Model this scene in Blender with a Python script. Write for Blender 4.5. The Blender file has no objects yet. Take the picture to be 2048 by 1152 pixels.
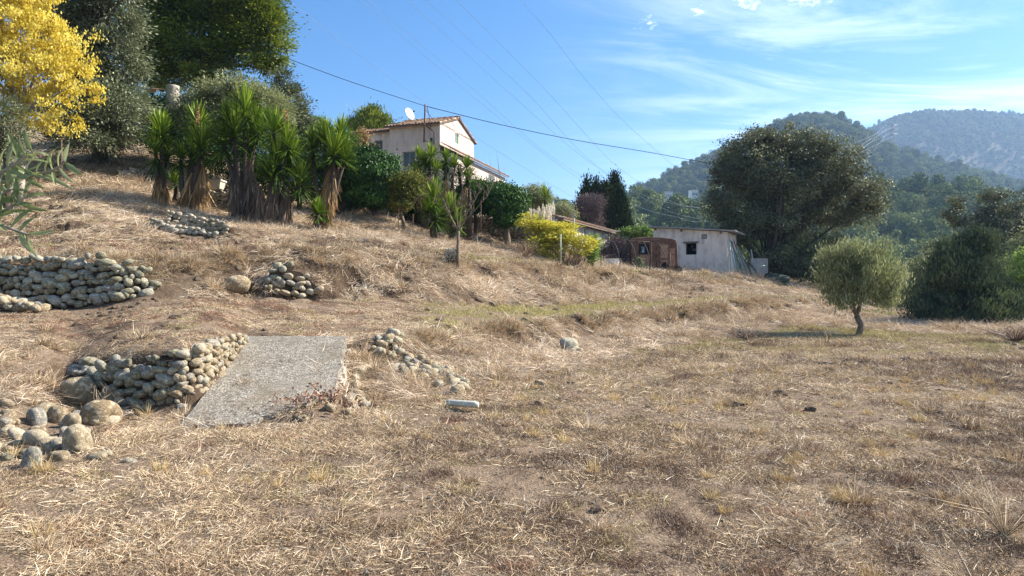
import bpy, bmesh, math, random
import numpy as np
from mathutils import Vector, Matrix

R = math.radians
rng = np.random.default_rng(7)
random.seed(7)
SC = bpy.context.scene
COL = SC.collection

# ------------------------------------------------------------------ camera
F, HX, HY, CH = 1420.0, 1024.0, 576.0, 1.6       # focal length in photo pixels, centre, eye height
cam = bpy.data.cameras.new("camera"); camo = bpy.data.objects.new("camera", cam); COL.objects.link(camo)
camo.location = (0, 0, CH); camo.rotation_euler = (R(90), 0, 0)
cam.sensor_width = 36; cam.lens = 36 * F / 2048; cam.clip_start = 0.1; cam.clip_end = 9000
SC.camera = camo

# ------------------------------------------------------------------ light
SUN_EL, SUN_AZ = 37.0, 19.0      # azimuth measured from +X towards +Y
S = Vector((math.cos(R(SUN_EL)) * math.cos(R(SUN_AZ)), math.cos(R(SUN_EL)) * math.sin(R(SUN_AZ)), math.sin(R(SUN_EL))))
sl = bpy.data.lights.new("sun", 'SUN'); sl.energy = 5.0; sl.angle = R(0.5); sl.color = (1.0, 0.92, 0.79)
so = bpy.data.objects.new("sun", sl); COL.objects.link(so)
so.rotation_euler = S.to_track_quat('Z', 'Y').to_euler(); so.location = (60, 10, 60)

W = bpy.data.worlds.new("World"); SC.world = W; W.use_nodes = True
nt = W.node_tree; nt.nodes.clear()
def wn(t, **k):
    n = nt.nodes.new(t)
    for a, b in k.items(): setattr(n, a, b)
    return n
wo = wn('ShaderNodeOutputWorld'); bg = wn('ShaderNodeBackground'); bg.inputs['Strength'].default_value = 0.05
sky = wn('ShaderNodeTexSky', sky_type='NISHITA', sun_disc=False)
sky.sun_elevation = R(SUN_EL); sky.sun_rotation = R(90 - SUN_AZ); sky.air_density = 1.0; sky.dust_density = 0.3; sky.ozone_density = 3.0
hs = wn('ShaderNodeHueSaturation'); hs.inputs['Saturation'].default_value = 1.32; hs.inputs['Value'].default_value = 1.45
hs.inputs['Hue'].default_value = 0.502
nt.links.new(sky.outputs[0], hs.inputs['Color'])
tc = wn('ShaderNodeTexCoord'); sep = wn('ShaderNodeSeparateXYZ'); nt.links.new(tc.outputs['Generated'], sep.inputs[0])
def wmath(op, a, b=None, c=None, clamp=False):
    n = wn('ShaderNodeMath', operation=op, use_clamp=clamp)
    for i, v in enumerate((a, b, c)):
        if v is None: continue
        if isinstance(v, (int, float)): n.inputs[i].default_value = v
        else: nt.links.new(v, n.inputs[i])
    return n.outputs[0]
def wrange(v, a, b, c=0.0, d=1.0):
    n = wn('ShaderNodeMapRange', interpolation_type='SMOOTHSTEP')
    nt.links.new(v, n.inputs['Value'])
    for k, q in zip(('From Min', 'From Max', 'To Min', 'To Max'), (a, b, c, d)): n.inputs[k].default_value = q
    return n.outputs[0]
# clouds lie on a flat layer high overhead: project the view direction on a plane
zc = wmath('ADD', wmath('MAXIMUM', sep.outputs['Z'], 0.0), 0.10)
cx = wmath('DIVIDE', sep.outputs['X'], zc); cy = wmath('DIVIDE', sep.outputs['Y'], zc)
cmb = wn('ShaderNodeCombineXYZ'); nt.links.new(cx, cmb.inputs[0]); nt.links.new(cy, cmb.inputs[1])
def wnoise(scale, detail, rough, mapping, dist=0.0):
    mp = wn('ShaderNodeMapping'); mp.inputs['Location'].default_value = mapping[0]; mp.inputs['Rotation'].default_value = mapping[1]; mp.inputs['Scale'].default_value = mapping[2]
    nt.links.new(cmb.outputs[0], mp.inputs['Vector'])
    n = wn('ShaderNodeTexNoise'); n.inputs['Scale'].default_value = scale; n.inputs['Detail'].default_value = detail
    n.inputs['Roughness'].default_value = rough; n.inputs['Distortion'].default_value = dist
    nt.links.new(mp.outputs[0], n.inputs['Vector']); return n.outputs['Fac']
cir = wnoise(1.7, 10, 0.66, ((3.1, 1.7, 0), (0, 0, R(-24)), (0.5, 1.35, 1)), 0.9)
cover = wnoise(0.35, 3, 0.5, ((0.4, 4.2, 0), (0, 0, 0), (1, 1, 1)))
side = wrange(wmath('DIVIDE', sep.outputs['X'], wmath('MAXIMUM', sep.outputs['Y'], 0.25)), -0.02, 0.50)
veil = wmath('MULTIPLY', wrange(wmath('ADD', cir, wmath('MULTIPLY', wmath('ADD', cover, -0.5), 0.6)), 0.38, 0.66), wmath('MULTIPLY', side, 0.62))
cumn = wnoise(22.0, 10, 0.7, ((1.3, 0.55, 0), (0, 0, 0), (1, 1, 1)), 0.3)
cum = None
for (qx, qy, rr) in ((.398, 2.07, .028), (.515, 1.99, .024), (.64, 1.95, .032), (.80, 1.91, .055)):   # small fair weather puffs
    dd = wmath('SQRT', wmath('ADD', wmath('POWER', wmath('ABSOLUTE', wmath('ADD', cx, -qx)), 2.0), wmath('POWER', wmath('MULTIPLY', wmath('ABSOLUTE', wmath('ADD', cy, -qy)), 0.8), 2.0)))
    pf = wrange(wmath('ADD', wmath('DIVIDE', dd, -rr), wmath('MULTIPLY', wmath('ADD', cumn, -0.5), 6.5)), -1.2, 0.2)
    cum = pf if cum is None else wmath('MAXIMUM', cum, pf)
cum = wmath('MULTIPLY', cum, 0.85)
cl = wmath('MAXIMUM', veil, cum, clamp=True)
mix = wn('ShaderNodeMix', data_type='RGBA'); nt.links.new(cl, mix.inputs['Factor'])
nt.links.new(hs.outputs[0], mix.inputs[6]); mix.inputs[7].default_value = (12.0, 13.2, 14.8, 1)
nt.links.new(mix.outputs[2], bg.inputs['Color']); nt.links.new(bg.outputs[0], wo.inputs['Surface'])

SC.view_settings.view_transform = 'Standard'; SC.view_settings.look = 'None'
SC.view_settings.exposure = 1.42; SC.view_settings.gamma = 1.0; SC.view_settings.use_curve_mapping = False
SC.render.engine = 'CYCLES'
cy_ = SC.cycles
cy_.max_bounces = 6; cy_.diffuse_bounces = 3; cy_.glossy_bounces = 2; cy_.transmission_bounces = 4; cy_.transparent_max_bounces = 8
cy_.volume_bounces = 0; cy_.caustics_reflective = False; cy_.caustics_refractive = False
cy_.use_denoising = True; cy_.denoising_prefilter = 'NONE'

# ------------------------------------------------------------------ helpers
def px(u, v, Y): return Vector(((u - HX) / F * Y, Y, CH - (v - HY) / F * Y))
def pxx(u, Y): return (u - HX) / F * Y

def _h(ix, iy, s):
    n = (ix.astype(np.int64) * 374761393 + iy.astype(np.int64) * 668265263 + s * 1442695041) & 0x7fffffff
    n = ((n ^ (n >> 13)) * 1274126177) & 0x7fffffff
    return ((n ^ (n >> 16)) & 0xffff) / 65535.0
def vn(x, y, s=0):
    ix = np.floor(x); iy = np.floor(y); fx = x - ix; fy = y - iy
    fx = fx * fx * (3 - 2 * fx); fy = fy * fy * (3 - 2 * fy)
    a = _h(ix, iy, s); b = _h(ix + 1, iy, s); c = _h(ix, iy + 1, s); d = _h(ix + 1, iy + 1, s)
    return (a * (1 - fx) + b * fx) * (1 - fy) + (c * (1 - fx) + d * fx) * fy - 0.5
def fbm(x, y, o=4, s=0):
    r = 0; a = 1.0
    for k in range(o): r = r + a * vn(x * 2 ** k + 17.3 * k, y * 2 ** k - 9.1 * k, s + k); a *= 0.5
    return r

def mk_mesh(name, V, Fc, mats=None, smooth=False, tint=None, midx=None):
    """V (n,3) float, Fc (m,k) int array of equal sided faces, or a list of lists"""
    me = bpy.data.meshes.new(name)
    V = np.asarray(V, dtype=np.float32)
    if isinstance(Fc, np.ndarray):
        m, k = Fc.shape
        me.vertices.add(len(V)); me.vertices.foreach_set('co', V.ravel())
        me.loops.add(m * k); me.loops.foreach_set('vertex_index', Fc.astype(np.int32).ravel())
        me.polygons.add(m); me.polygons.foreach_set('loop_start', np.arange(0, m * k, k, dtype=np.int32))
        nf = m
    else:
        me.from_pydata(V.tolist(), [], [list(map(int, f)) for f in Fc]); nf = len(Fc)
    if smooth: me.polygons.foreach_set('use_smooth', np.ones(nf, dtype=bool))
    if midx is not None: me.polygons.foreach_set('material_index', np.asarray(midx, dtype=np.int32))
    if tint is not None:
        at = me.attributes.new('tint', 'FLOAT', 'FACE'); at.data.foreach_set('value', np.asarray(tint, dtype=np.float32))
    me.update(calc_edges=True)
    for mt in (mats if isinstance(mats, (list, tuple)) else [mats]):
        if mt is not None: me.materials.append(mt)
    return me

def ob(name, me, parent=None, loc=None):
    o = bpy.data.objects.new(name, me); COL.objects.link(o)
    if loc is not None: o.location = loc
    if parent is not None: o.parent = parent
    return o
def tag(o, label=None, cat=None, group=None, kind=None):
    if label: o['label'] = label
    if cat: o['category'] = cat
    if group: o['group'] = group
    if kind: o['kind'] = kind
    return o
def thing(name, loc, label, cat, group=None):
    return tag(ob(name, None, None, loc), label, cat, group)

class MB:
    """collects shapes in world (or local) coordinates, builds ONE mesh object"""
    def __init__(s): s.v = []; s.f = []; s.t = []; s.sm = []
    def add(s, vs, fs, tint=0.5, smooth=False):
        b = len(s.v); s.v += [tuple(p) for p in vs]
        for f in fs: s.f.append([b + i for i in f]); s.t.append(tint); s.sm.append(smooth)
        return s
    def box(s, o, a, b, c, tint=0.5):
        """corner o, edge vectors a,b,c"""
        o, a, b, c = map(Vector, (o, a, b, c))
        if a.cross(b).dot(c) < 0: a, b = b, a
        p = [o, o + a, o + a + b, o + b, o + c, o + a + c, o + a + b + c, o + b + c]
        return s.add(p, [(0, 3, 2, 1), (4, 5, 6, 7), (0, 1, 5, 4), (1, 2, 6, 5), (2, 3, 7, 6), (3, 0, 4, 7)], tint)
    def prism(s, pts, d, tint=0.5):
        """planar polygon pts swept by vector d"""
        pts = [Vector(p) for p in pts]; d = Vector(d); n = len(pts)
        nrm = Vector((0, 0, 0))
        for i in range(n): nrm += pts[i].cross(pts[(i + 1) % n])
        if nrm.dot(d) > 0: pts = pts[::-1]
        q = [p + d for p in pts]
        fs = [tuple(range(n)), tuple(range(2 * n - 1, n - 1, -1))] + [(i, i + n, (i + 1) % n + n, (i + 1) % n)[::1] for i in range(n)]
        return s.add(pts + q, fs, tint)
    def tube(s, pts, rad, n=8, tint=0.5, cap=True, smooth=True):
        pts = [Vector(p) for p in pts]
        if not isinstance(rad, (list, tuple, np.ndarray)): rad = [rad] * len(pts)
        vs = []; fs = []
        ref = Vector((0, 0, 1))
        d0 = (pts[-1] - pts[0])
        if d0.length == 0 or abs(d0.normalized().z) > 0.9: ref = Vector((1, 0, 0))
        for i, p in enumerate(pts):
            t = (pts[min(i + 1, len(pts) - 1)] - pts[max(i - 1, 0)])
            t = t.normalized() if t.length > 1e-9 else Vector((0, 0, 1))
            a = t.cross(ref); a = a.normalized() if a.length > 1e-5 else t.orthogonal().normalized()
            b = t.cross(a)
            for k in range(n):
                w = 2 * math.pi * k / n
                vs.append(p + (a * math.cos(w) + b * math.sin(w)) * float(rad[i]))
        for i in range(len(pts) - 1):
            for k in range(n):
                k2 = (k + 1) % n
                fs.append((i * n + k, (i + 1) * n + k, (i + 1) * n + k2, i * n + k2))
        s.add(vs, fs, tint, smooth)
        if cap:
            b = len(s.v) - len(vs)
            s.f.append([b + k for k in range(n)]); s.t.append(tint); s.sm.append(False)
            s.f.append([b + (len(pts) - 1) * n + k for k in range(n - 1, -1, -1)]); s.t.append(tint); s.sm.append(False)
        return s
    def build(s, name, mat, parent=None, origin=None):
        V = np.array(s.v, dtype=np.float64)
        if origin is not None: V = V - np.array(origin)
        elif parent is not None: V = V - np.array(parent.matrix_world.translation if parent.parent else parent.location)
        me = mk_mesh(name, V, s.f, mat, tint=s.t)
        me.polygons.foreach_set('use_smooth', np.array(s.sm, dtype=bool))
        o = ob(name, me, parent)
        if origin is not None and parent is None: o.location = origin
        return o

# ------------------------------------------------------------------ materials
class Mat:
    def __init__(s, name):
        s.m = bpy.data.materials.new(name); s.m.use_nodes = True; s.t = s.m.node_tree; s.t.nodes.clear()
        s.out = s.n('ShaderNodeOutputMaterial')
    def n(s, t, **k):
        n = s.t.nodes.new(t)
        for a, b in k.items(): setattr(n, a, b)
        return n
    def l(s, a, b): s.t.links.new(a, b)
    def set(s, sock, v):
        if isinstance(v, bpy.types.NodeSocket): s.l(v, sock)
        elif isinstance(v, (tuple, list)) and len(v) == 3 and sock.type == 'RGBA': sock.default_value = (*v, 1)
        else: sock.default_value = v
    def math(s, op, a, b=0.0, clamp=False):
        n = s.n('ShaderNodeMath', operation=op, use_clamp=clamp); s.set(n.inputs[0], a); s.set(n.inputs[1], b); return n.outputs[0]
    def mix(s, f, a, b, blend='MIX'):
        n = s.n('ShaderNodeMix', data_type='RGBA', blend_type=blend); s.set(n.inputs[0], f); s.set(n.inputs[6], a); s.set(n.inputs[7], b); return n.outputs[2]
    def pos(s, obj=False):
        if obj: return s.n('ShaderNodeTexCoord').outputs['Object']
        return s.n('ShaderNodeNewGeometry').outputs['Position']
    def noise(s, sc, det=4, ro=0.55, vec=None, stretch=None, dist=0.0):
        n = s.n('ShaderNodeTexNoise'); n.inputs['Scale'].default_value = sc; n.inputs['Detail'].default_value = det
        n.inputs['Roughness'].default_value = ro; n.inputs['Distortion'].default_value = dist
        vec = vec or s.pos()
        if stretch:
            mp = s.n('ShaderNodeMapping'); mp.inputs['Scale'].default_value = stretch; s.l(vec, mp.inputs[0]); vec = mp.outputs[0]
        s.l(vec, n.inputs['Vector']); return n.outputs['Fac']
    def ramp(s, f, stops):
        n = s.n('ShaderNodeValToRGB'); s.l(f, n.inputs[0]); cr = n.color_ramp
        while len(cr.elements) > 1: cr.elements.remove(cr.elements[-1])
        for i, (p, c) in enumerate(stops):
            e = cr.elements[0] if i == 0 else cr.elements.new(p)
            e.position = p; e.color = (*c, 1)
        return n.outputs[0]
    def rng(s, f, a, b, c=0.0, d=1.0):
        n = s.n('ShaderNodeMapRange'); s.set(n.inputs[0], f)
        for i, q in enumerate((a, b, c, d)): n.inputs[i + 1].default_value = q
        return n.outputs[0]
    def bump(s, h, strength=0.5, dist=0.02):
        n = s.n('ShaderNodeBump'); n.inputs['Strength'].default_value = strength; n.inputs['Distance'].default_value = dist
        s.l(h, n.inputs['Height']); return n.outputs[0]
    def tint(s):
        return s.n('ShaderNodeAttribute', attribute_name='tint').outputs['Fac']
    def rand(s): return s.n('ShaderNodeObjectInfo').outputs['Random']
    def principled(s, col, rough=0.8, normal=None, metal=0.0, spec=0.3):
        p = s.n('ShaderNodeBsdfPrincipled'); s.set(p.inputs['Base Color'], col); s.set(p.inputs['Roughness'], rough)
        p.inputs['Metallic'].default_value = metal; p.inputs['Specular IOR Level'].default_value = spec
        if normal is not None: s.l(normal, p.inputs['Normal'])
        s.l(p.outputs[0], s.out.inputs['Surface']); return s.m
    def leaf(s, col, trans=0.3, gloss=0.08, rough=0.4, tcol=None):
        d = s.n('ShaderNodeBsdfDiffuse'); s.set(d.inputs[0], col)
        t = s.n('ShaderNodeBsdfTranslucent'); s.set(t.inputs[0], tcol if tcol is not None else col)
        mx = s.n('ShaderNodeMixShader'); mx.inputs[0].default_value = trans; s.l(d.outputs[0], mx.inputs[1]); s.l(t.outputs[0], mx.inputs[2])
        g = s.n('ShaderNodeBsdfGlossy'); g.inputs['Roughness'].default_value = rough; g.inputs[0].default_value = (0.9, 0.95, 1, 1)
        m2 = s.n('ShaderNodeMixShader'); m2.inputs[0].default_value = gloss; s.l(mx.outputs[0], m2.inputs[1]); s.l(g.outputs[0], m2.inputs[2])
        s.l(m2.outputs[0], s.out.inputs['Surface']); return s.m

def leafmat(name, c0, c1, c2=None, trans=0.3, gloss=0.06, rough=0.45, big=0.6):
    gloss = gloss * 0.22; rough = 0.5
    m = Mat(name)
    f = m.math('ADD', m.math('MULTIPLY', m.tint(), 0.75), m.math('MULTIPLY', m.noise(big, 2, 0.5), 0.25))
    col = m.ramp(f, [(0.1, c0), (0.55, c1), (0.95, c2 or c1)])
    return m.leaf(col, trans, gloss, rough)
def plain(name, col, rough=0.7, var=0.25, sc=8.0, bump=0.3, bd=0.01, metal=0.0, spec=0.3, dirt=None):
    m = Mat(name); nz = m.noise(sc, 6, 0.6); big = m.noise(sc * 0.15, 4, 0.6)
    c = m.mix(m.rng(nz, 0.3, 0.7), tuple(x * (1 - var) for x in col), tuple(min(1, x * (1 + var)) for x in col))
    c = m.mix(m.rng(big, 0.45, 0.7, 0, 0.6), c, dirt or tuple(x * 0.6 for x in col))
    return m.principled(c, rough, m.bump(nz, bump, bd), metal, spec)

M = {}
# ground: soil with crumbs, chips of straw and pebbles
m = Mat('soil_ground'); g1 = m.noise(1.1, 5, 0.6); g2 = m.noise(9, 6, 0.65); g3 = m.noise(60, 4, 0.6); g4 = m.noise(160, 2, 0.5)
c = m.ramp(g2, [(0.25, (0.05, 0.035, 0.025)), (0.5, (0.14, 0.098, 0.066)), (0.75, (0.30, 0.215, 0.145))])
c = m.mix(m.rng(g1, 0.42, 0.62, 0, 0.6), c, (0.22, 0.16, 0.11))
c = m.mix(m.rng(g3, 0.52, 0.66, 0, 0.7), c, (0.47, 0.38, 0.28))
c = m.mix(m.rng(g4, 0.60, 0.70, 0, 0.5), c, (0.05, 0.035, 0.025))
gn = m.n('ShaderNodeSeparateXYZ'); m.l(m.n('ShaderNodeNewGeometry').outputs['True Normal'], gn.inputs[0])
c = m.mix(m.rng(m.math('ADD', gn.outputs['Z'], m.math('MULTIPLY', g1, 0.15)), 0.86, 1.02, 0.85, 0.0), c, (0.07, 0.046, 0.03))  # steep faces darkened: bare earth, also standing in for bank shade
hgt = m.math('ADD', g2, m.math('MULTIPLY', g3, 0.35))
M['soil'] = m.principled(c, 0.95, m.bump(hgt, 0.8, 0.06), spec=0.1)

def strawmat(name, stops, trans=0.15, sc=0.45):
    m = Mat(name)
    f = m.math('ADD', m.math('MULTIPLY', m.tint(), 0.62), m.math('ADD', m.math('MULTIPLY', m.rand(), 0.18), m.math('MULTIPLY', m.rng(m.noise(sc, 4, 0.6), 0.25, 0.75), 0.2)))
    return m.leaf(m.ramp(f, stops), trans, 0.035, 0.5)
M['straw'] = strawmat('dry_straw', [(0.20, (0.075, 0.048, 0.028)), (0.41, (0.35, 0.24, 0.135)), (0.62, (0.64, 0.48, 0.295)), (0.86, (0.91, 0.80, 0.61))])
M['hay'] = strawmat('bleached_hay', [(0.18, (0.16, 0.105, 0.065)), (0.4, (0.50, 0.37, 0.24)), (0.62, (0.72, 0.57, 0.41)), (0.86, (0.91, 0.83, 0.69))])
M['gold'] = strawmat('golden_tuft', [(0.1, (0.30, 0.19, 0.08)), (0.5, (0.60, 0.43, 0.19)), (0.9, (0.76, 0.62, 0.33))])
M['greengrass'] = strawmat('olive_green_grass', [(0.1, (0.19, 0.17, 0.05)), (0.5, (0.43, 0.37, 0.13)), (0.9, (0.66, 0.58, 0.27))])
M['weed'] = strawmat('brown_weed', [(0.1, (0.055, 0.035, 0.026)), (0.5, (0.16, 0.10, 0.066)), (0.9, (0.34, 0.225, 0.145))], 0.1)
M['redweed'] = strawmat('russet_weed', [(0.1, (0.16, 0.075, 0.045)), (0.5, (0.29, 0.145, 0.085)), (0.9, (0.45, 0.28, 0.17))], 0.15)

def stonemat(name, a, b, c3, moss=0.35):
    m = Mat(name); tcx = m.n('ShaderNodeTexCoord').outputs['Object']
    add = m.n('ShaderNodeVectorMath', operation='ADD'); m.l(tcx, add.inputs[0])
    cr = m.n('ShaderNodeCombineXYZ'); r_ = m.rand()
    for i in range(3): m.l(m.math('MULTIPLY', r_, 37.0 + i * 11), cr.inputs[i])
    m.l(cr.outputs[0], add.inputs[1]); vec = add.outputs[0]
    n1 = m.noise(7, 6, 0.65, vec); n2 = m.noise(45, 5, 0.7, vec); n3 = m.noise(2.5, 3, 0.5, vec)
    base = m.ramp(r_, [(0.0, a), (0.3, b), (0.55, tuple(0.5 * (p + q) for p, q in zip(a, b))), (0.75, c3), (0.9, (0.30, 0.29, 0.27)), (1.0, (0.64, 0.56, 0.43))])
    base = m.mix(m.rng(n1, 0.35, 0.65), m.mix(1.0, base, (0.62, 0.62, 0.6), 'MULTIPLY'), base)
    base = m.mix(m.rng(n2, 0.58, 0.75, 0, 0.3), base, tuple(min(1, x * 1.35) for x in c3))
    base = m.mix(m.rng(n3, 0.38, 0.5, 0.5, 0), base, tuple(min(1, x * 1.25) for x in c3))
    base = m.mix(m.rng(n3, 0.52, 0.64, 0, moss), base, (0.10, 0.115, 0.06))
    base = m.mix(m.rng(n1, 0.62, 0.72, 0, 0.5), base, (0.075, 0.062, 0.045))
    return m.principled(base, 0.9, m.bump(m.math('ADD', n1, m.math('MULTIPLY', n2, 0.5)), 0.9, 0.03), spec=0.15)
M['stone_warm'] = stonemat('warm_river_stone', (0.30, 0.22, 0.135), (0.46, 0.37, 0.245), (0.64, 0.55, 0.40), 0.12)
M['stone_cool'] = stonemat('lichened_river_stone', (0.22, 0.195, 0.13), (0.37, 0.335, 0.235), (0.55, 0.51, 0.39), 0.4)
M['stone_far'] = stonemat('far_river_stone', (0.22, 0.18, 0.13), (0.34, 0.29, 0.21), (0.45, 0.39, 0.3), 0.4)
M['earth'] = plain('packed_earth', (0.075, 0.052, 0.036), 0.95, 0.4, 20, 0.8, 0.03)

m = Mat('exposed_aggregate_concrete'); v = m.n('ShaderNodeTexVoronoi'); v.inputs['Scale'].default_value = 42; m.l(m.pos(), v.inputs['Vector'])
n1 = m.noise(90, 3, 0.6); n2 = m.noise(1.6, 5, 0.65); n3 = m.noise(6, 5, 0.65)
c = m.ramp(v.outputs['Color'], [(0.1, (0.12, 0.105, 0.082)), (0.5, (0.30, 0.27, 0.22)), (0.9, (0.56, 0.51, 0.43))])
c = m.mix(m.rng(v.outputs['Distance'], 0.35, 0.7, 0, 0.85), c, (0.13, 0.115, 0.095))
c = m.mix(m.rng(n2, 0.50, 0.70, 0, 0.6), c, (0.21, 0.19, 0.155)); c = m.mix(m.rng(n3, 0.55, 0.68, 0, 0.5), c, (0.43, 0.39, 0.32))
ve = m.n('ShaderNodeTexVoronoi', feature='DISTANCE_TO_EDGE'); ve.inputs['Scale'].default_value = 0.75
wv = m.n('ShaderNodeVectorMath', operation='ADD'); m.l(m.pos(), wv.inputs[0]); nv = m.n('ShaderNodeTexNoise'); nv.inputs['Scale'].default_value = 3.0; nv.inputs['Detail'].default_value = 5; m.l(m.pos(), nv.inputs['Vector']); m.l(nv.outputs['Color'], wv.inputs[1]); m.l(wv.outputs[0], ve.inputs['Vector'])
c = m.mix(m.rng(ve.outputs['Distance'], 0.0, 0.014, 0.85, 0), c, (0.05, 0.04, 0.03))
c = m.mix(m.rng(m.noise(1.1, 6, 0.7, stretch=(1, .5, 1)), 0.48, 0.62, 0, 0.55), c, (0.17, 0.135, 0.09))
M['aggregate'] = m.principled(c, 0.9, m.bump(m.math('ADD', m.math('MULTIPLY', v.outputs['Distance'], -1), n1), 0.7, 0.008), spec=0.2)
M['clod'] = plain('dry_clod', (0.13, 0.092, 0.062), 0.95, 0.4, 20, 0.8, 0.03)
M['concrete'] = plain('weathered_concrete', (0.42, 0.38, 0.32), 0.9, 0.25, 25, 0.6, 0.01)

# foliage
M['yellow_leaf'] = leafmat('yellow_autumn_leaf', (0.33, 0.25, 0.03), (0.76, 0.61, 0.09), (0.90, 0.81, 0.30), 0.45, 0.04)
M['olive_leaf'] = leafmat('grey_olive_leaf', (0.0490, 0.0636, 0.0294), (0.1714, 0.1958, 0.1042), (0.4162, 0.4406, 0.2938), 0.15, 0.10)
M['olive_light'] = leafmat('pale_olive_leaf', (0.0956, 0.1169, 0.0425), (0.2656, 0.2869, 0.1275), (0.5312, 0.5525, 0.3400), 0.3, 0.10)
M['pine_leaf'] = leafmat('pine_needles', (0.0345, 0.0566, 0.0093), (0.1494, 0.2045, 0.0220), (0.5189, 0.5346, 0.0551), 0.25, 0.05)
M['ivy_leaf'] = leafmat('ivy_leaf', (0.0138, 0.0386, 0.0074), (0.0368, 0.0966, 0.0147), (0.1564, 0.2668, 0.0322), 0.25, 0.07, 0.3)
M['mixed_leaf'] = leafmat('yellow_green_leaf', (0.06, 0.085, 0.02), (0.15, 0.165, 0.03), (0.38, 0.32, 0.06), 0.3, 0.06)
M['yucca_leaf'] = leafmat('yucca_leaf', (0.0238, 0.0535, 0.0095), (0.1010, 0.1782, 0.0143), (0.4396, 0.5465, 0.0416), 0.18, 0.13, 0.35)
M['yucca_dead'] = leafmat('dead_yucca_leaf', (0.15, 0.085, 0.04), (0.38, 0.24, 0.12), (0.70, 0.50, 0.24), 0.25, 0.03)
M['yucca_grey'] = leafmat('grey_dead_yucca_leaf', (0.10, 0.07, 0.05), (0.21, 0.155, 0.115), (0.40, 0.31, 0.23), 0.15, 0.03)
M['cypress_leaf'] = leafmat('cypress_leaf', (0.0126, 0.0210, 0.0070), (0.0266, 0.0406, 0.0126), (0.0595, 0.0840, 0.0210), 0.1, 0.03)
M['oak_leaf'] = leafmat('holm_oak_leaf', (0.0505, 0.0556, 0.0283), (0.1263, 0.1363, 0.0606), (0.3029, 0.3029, 0.1414), 0.25, 0.13, 0.35)
M['juniper_leaf'] = leafmat('juniper_leaf', (0.0281, 0.0450, 0.0243), (0.0842, 0.1123, 0.0580), (0.2059, 0.2434, 0.0936), 0.12, 0.05)
M['green_leaf'] = leafmat('bright_green_leaf', (0.07, 0.13, 0.03), (0.16, 0.25, 0.05), (0.33, 0.42, 0.10), 0.4, 0.05)
M['mimosa_leaf'] = leafmat('yellow_feathery_leaf', (0.20, 0.24, 0.04), (0.56, 0.50, 0.06), (0.80, 0.70, 0.14), 0.4, 0.05)
M['bush_twig'] = leafmat('bare_purple_twig', (0.10, 0.075, 0.075), (0.19, 0.15, 0.15), (0.32, 0.27, 0.26), 0.0, 0.02)
M['plume'] = leafmat('pampas_plume', (0.60, 0.53, 0.43), (0.80, 0.73, 0.62), (0.90, 0.86, 0.77), 0.35, 0.02)
M['hill_leaf'] = leafmat('hillside_oak_leaf', (0.0400, 0.0600, 0.0200), (0.1400, 0.1800, 0.0550), (0.3600, 0.3800, 0.1300), 0.15, 0.03, big=0.02)
M['bark'] = plain('grey_brown_bark', (0.17, 0.13, 0.095), 0.95, 0.4, 14, 0.9, 0.03)
M['bark_dark'] = plain('dark_bark', (0.075, 0.058, 0.048), 0.95, 0.4, 14, 0.9, 0.03)
M['bark_pale'] = plain('pale_bark', (0.34, 0.30, 0.25), 0.9, 0.3, 10, 0.6, 0.02)
# built things
def plaster(name, col, streak, bump=0.6):
    m = Mat(name); n1 = m.noise(3.5, 7, 0.7, stretch=(1, 1, 0.35)); n2 = m.noise(18, 5, 0.65); n3 = m.noise(0.8, 5, 0.6)
    c = m.mix(m.rng(n1, 0.46, 0.66, 0, 0.75), col, streak); c = m.mix(m.rng(n3, 0.45, 0.65, 0, 0.45), c, tuple(x * 0.72 for x in col))
    return m.principled(c, 0.95, m.bump(m.math('ADD', n1, m.math('MULTIPLY', n2, 0.6)), bump, 0.05), spec=0.1)
M['render_pink'] = plaster('rough_pinkish_render', (0.62, 0.53, 0.475), (0.42, 0.35, 0.30), 0.9)
M['render_white'] = plaster('peeling_white_plaster', (0.78, 0.695, 0.615), (0.40, 0.33, 0.29), 0.7)
M['render_old'] = plaster('stained_white_plaster', (0.55, 0.54, 0.52), (0.24, 0.23, 0.22), 0.6)
m = Mat('terracotta_tile'); t = m.tint(); n1 = m.noise(9, 5, 0.6)
c = m.ramp(t, [(0.0, (0.14, 0.085, 0.06)), (0.4, (0.33, 0.20, 0.14)), (0.7, (0.45, 0.31, 0.22)), (1.0, (0.58, 0.47, 0.36))])
c = m.mix(m.rng(n1, 0.5, 0.7, 0, 0.6), c, (0.13, 0.11, 0.085)); M['tile'] = m.principled(c, 0.9, m.bump(n1, 0.4, 0.01), spec=0.15)
M['dark'] = plain('dark_interior', (0.012, 0.012, 0.014), 0.9, 0.3, 4, 0.1)
M['glass'] = Mat('window_glass').principled((0.10, 0.13, 0.16), 0.08, None, 0.0, 0.8)
M['frame_blue'] = plain('faded_blue_paint', (0.20, 0.27, 0.34), 0.6, 0.2, 20, 0.2)
M['frame_white'] = plain('white_window_frame', (0.62, 0.62, 0.60), 0.6, 0.1, 20, 0.2)
M['shutter_green'] = plain('faded_green_shutter', (0.26, 0.42, 0.27), 0.7, 0.2, 20, 0.3)
M['rust'] = plain('rusted_sheet', (0.15, 0.085, 0.06), 0.85, 0.55, 5, 0.5, 0.02, 0.0, 0.3, (0.10, 0.045, 0.032))
M['rust_light'] = plain('pale_rusted_panel', (0.30, 0.185, 0.125), 0.85, 0.4, 5, 0.4, 0.02, 0.0, 0.3, (0.22, 0.10, 0.06))
M['steel_rust'] = plain('rusty_pipe', (0.13, 0.075, 0.055), 0.7, 0.4, 20, 0.3)
M['black'] = plain('black_rubber', (0.022, 0.022, 0.022), 0.7, 0.3, 20, 0.2)
M['tube_blue'] = plain('pale_blue_steel_tube', (0.27, 0.40, 0.42), 0.45, 0.25, 12, 0.2, 0.005, 0.3, 0.5, (0.15, 0.2, 0.2))
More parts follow.
